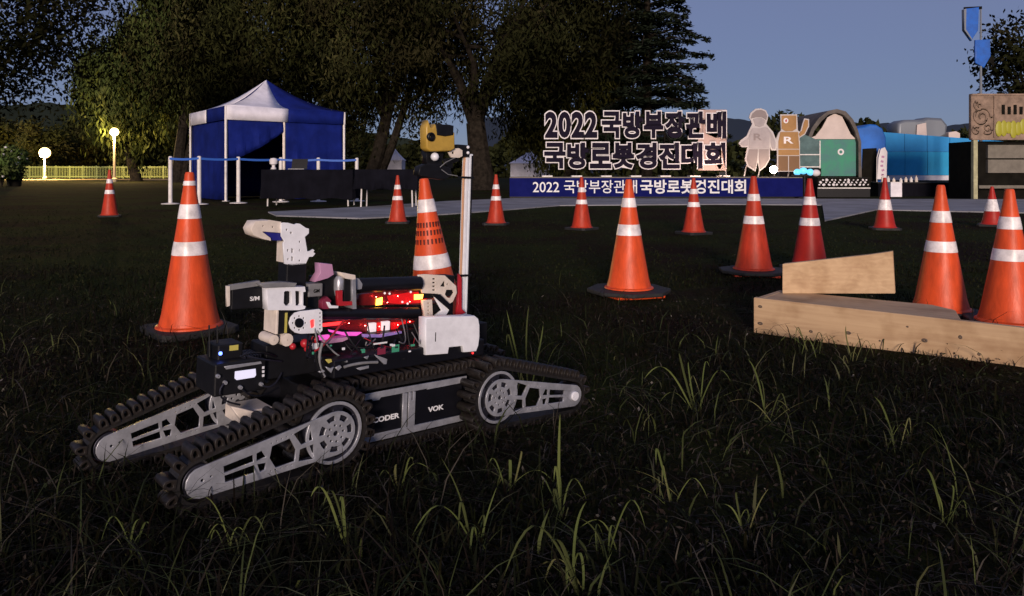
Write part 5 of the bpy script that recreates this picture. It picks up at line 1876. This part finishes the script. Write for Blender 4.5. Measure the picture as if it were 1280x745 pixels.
def long_blade(p0, p1, sag, wd, r_):
    """curved ribbon from p0 to p1 with a crease"""
    n = 11
    bx_, dr_ = r_.uniform(-.05, .05), r_.choice((0, .1, .25, .4))
    V_, mb_ = [], MB()
    d = p1 - p0
    side = Vector((-d.y, d.x, 0))
    side = Vector((1, .25, 0)).normalized() if side.length < .02 else (side.normalized() * .4 + Vector((1, 0, 0)) * .9).normalized()
    for k in range(n + 1):
        t = k / n
        c_ = p0.lerp(p1, t) + Vector((0, 0, sag * math.sin(math.pi * t)))
        c_ += Vector((bx_ * t * t, 0, -dr_ * max(0, t - .55) ** 2))
        ws = wd * (0.55 + 1.1 * t) * (1 - t) ** .6 * 1.3
        mb_.v += [tuple(c_ - side * ws), tuple(c_ + Vector((0, .25 * ws, .12 * ws))), tuple(c_ + side * ws)]
    for k in range(n):
        a = k * 3
        mb_.f += [(a, a + 1, a + 4, a + 3), (a + 1, a + 2, a + 5, a + 4)]
    return mb_


def tuft(stems, label=None):
    """stems: list of (base px, base py, tip px, tip py, sag, width); all rooted on the turf near the first base"""
    g0 = GP(stems[0][0], stems[0][1])
    z0 = float(gz(g0.x, g0.y))
    root = empty('tall_grass', (g0.x, g0.y, z0), 'tall green grass tuft standing above the dark turf', 'grass tuft', 'tall grass tufts')
    extra = []
    for k in range(rnd.randint(3, 6)):
        bx, by, tx, ty, sag, wd = rnd.choice(stems)
        f = rnd.uniform(.25, .6)
        extra.append((bx + rnd.uniform(-14, 14), by + rnd.uniform(-8, 8), bx + (tx - bx) * f + rnd.uniform(-45, 45), by + (ty - by) * f + rnd.uniform(-8, 12), rnd.uniform(0, .03), rnd.uniform(.002, .0045)))
    for k, (bx, by, tx, ty, sag, wd) in enumerate(list(stems) + extra):
        g = GP(bx, by)
        base = Vector((g.x, g.y, float(gz(g.x, g.y)) - .004))
        tip = W(tx, ty + (by - ty) * (.28 if bx > 800 else .08), g.y - .02 + .015 * k)
        mb_ = long_blade(base - root.location, tip - root.location, sag * 1.3 + rnd.uniform(0, .012), wd * .5, rnd)
        me = mb_.mesh('blade', None)
        a = me.color_attributes.new('col', 'FLOAT_COLOR', 'POINT')
        c0 = rnd.choice([(0.10, 0.12, 0.038), (0.075, 0.095, 0.03), (0.12, 0.12, 0.05), (0.05, 0.06, 0.022)])
        for j in range(len(me.vertices)):
            a.data[j].color = (*c0, 1)
        me.materials.append(MATS['grass'])
        me.shade_smooth()
        place('blade', me, root)


tuft([(432, 690, 428, 584, .0, .006), (434, 692, 375, 600, .03, .007), (436, 688, 402, 592, .02, .006), (440, 720, 452, 745, .0, .004), (433, 690, 446, 640, .01, .004)])
tuft([(700, 640, 694, 505, .0, .006), (702, 645, 690, 565, .02, .005), (698, 640, 712, 560, .0, .0045), (705, 650, 668, 655, .05, .006)])
tuft([(722, 742, 690, 655, .01, .008), (726, 745, 640, 660, .04, .006), (720, 742, 700, 600, .0, .005), (728, 745, 742, 690, .02, .005)])
tuft([(592, 690, 560, 600, .01, .006), (595, 692, 530, 635, .03, .005), (590, 694, 575, 560, .0, .004), (600, 695, 625, 640, .02, .004), (598, 698, 610, 600, .0, .0035)])
tuft([(640, 610, 672, 560, .02, .005), (637, 612, 641, 555, .0, .007), (634, 615, 600, 575, .03, .004)])
tuft([(868, 505, 830, 405, .02, .007), (872, 508, 905, 420, .01, .005), (866, 506, 800, 450, .05, .007), (876, 506, 878, 395, .0, .0045), (870, 508, 850, 430, .01, .005)])
tuft([(958, 520, 935, 420, .02, .005), (962, 522, 985, 470, .02, .005), (955, 521, 962, 430, .0, .004)])
tuft([(655, 470, 628, 380, .01, .007), (660, 472, 650, 365, .0, .006), (652, 470, 615, 400, .03, .006), (664, 472, 690, 400, .02, .006)])
tuft([(498, 615, 484, 565, .0, .005), (502, 617, 520, 570, .02, .004), (497, 618, 470, 590, .02, .004)])
tuft([(840, 620, 795, 525, .02, .005), (845, 622, 860, 560, .0, .004), (838, 622, 815, 560, .02, .004)])
tuft([(290, 690, 250, 620, .03, .004), (294, 692, 330, 655, .03, .004), (288, 694, 280, 640, .0, .003)])
tuft([(1120, 560, 1090, 470, .02, .005), (1124, 562, 1150, 500, .02, .005), (1118, 563, 1118, 480, .0, .004)])
tuft([(1010, 440, 985, 385, .01, .005), (1014, 442, 1030, 395, .01, .005), (1008, 441, 1002, 392, .0, .004), (1016, 443, 1050, 410, .02, .004)])
tuft([(1065, 450, 1045, 390, .01, .005), (1070, 452, 1088, 408, .01, .004), (1066, 453, 1066, 400, .0, .004)])
tuft([(760, 690, 800, 600, .02, .004), (756, 692, 740, 640, .01, .004)])
tuft([(1180, 650, 1150, 560, .02, .005), (1184, 652, 1215, 590, .02, .005), (1178, 653, 1186, 585, .0, .004)])
tuft([(930, 660, 900, 600, .02, .004), (934, 662, 960, 590, .01, .004), (928, 663, 925, 600, .0, .004)])
tuft([(165, 690, 130, 640, .02, .004), (168, 692, 190, 640, .01, .004), (163, 694, 160, 630, .0, .0035)])
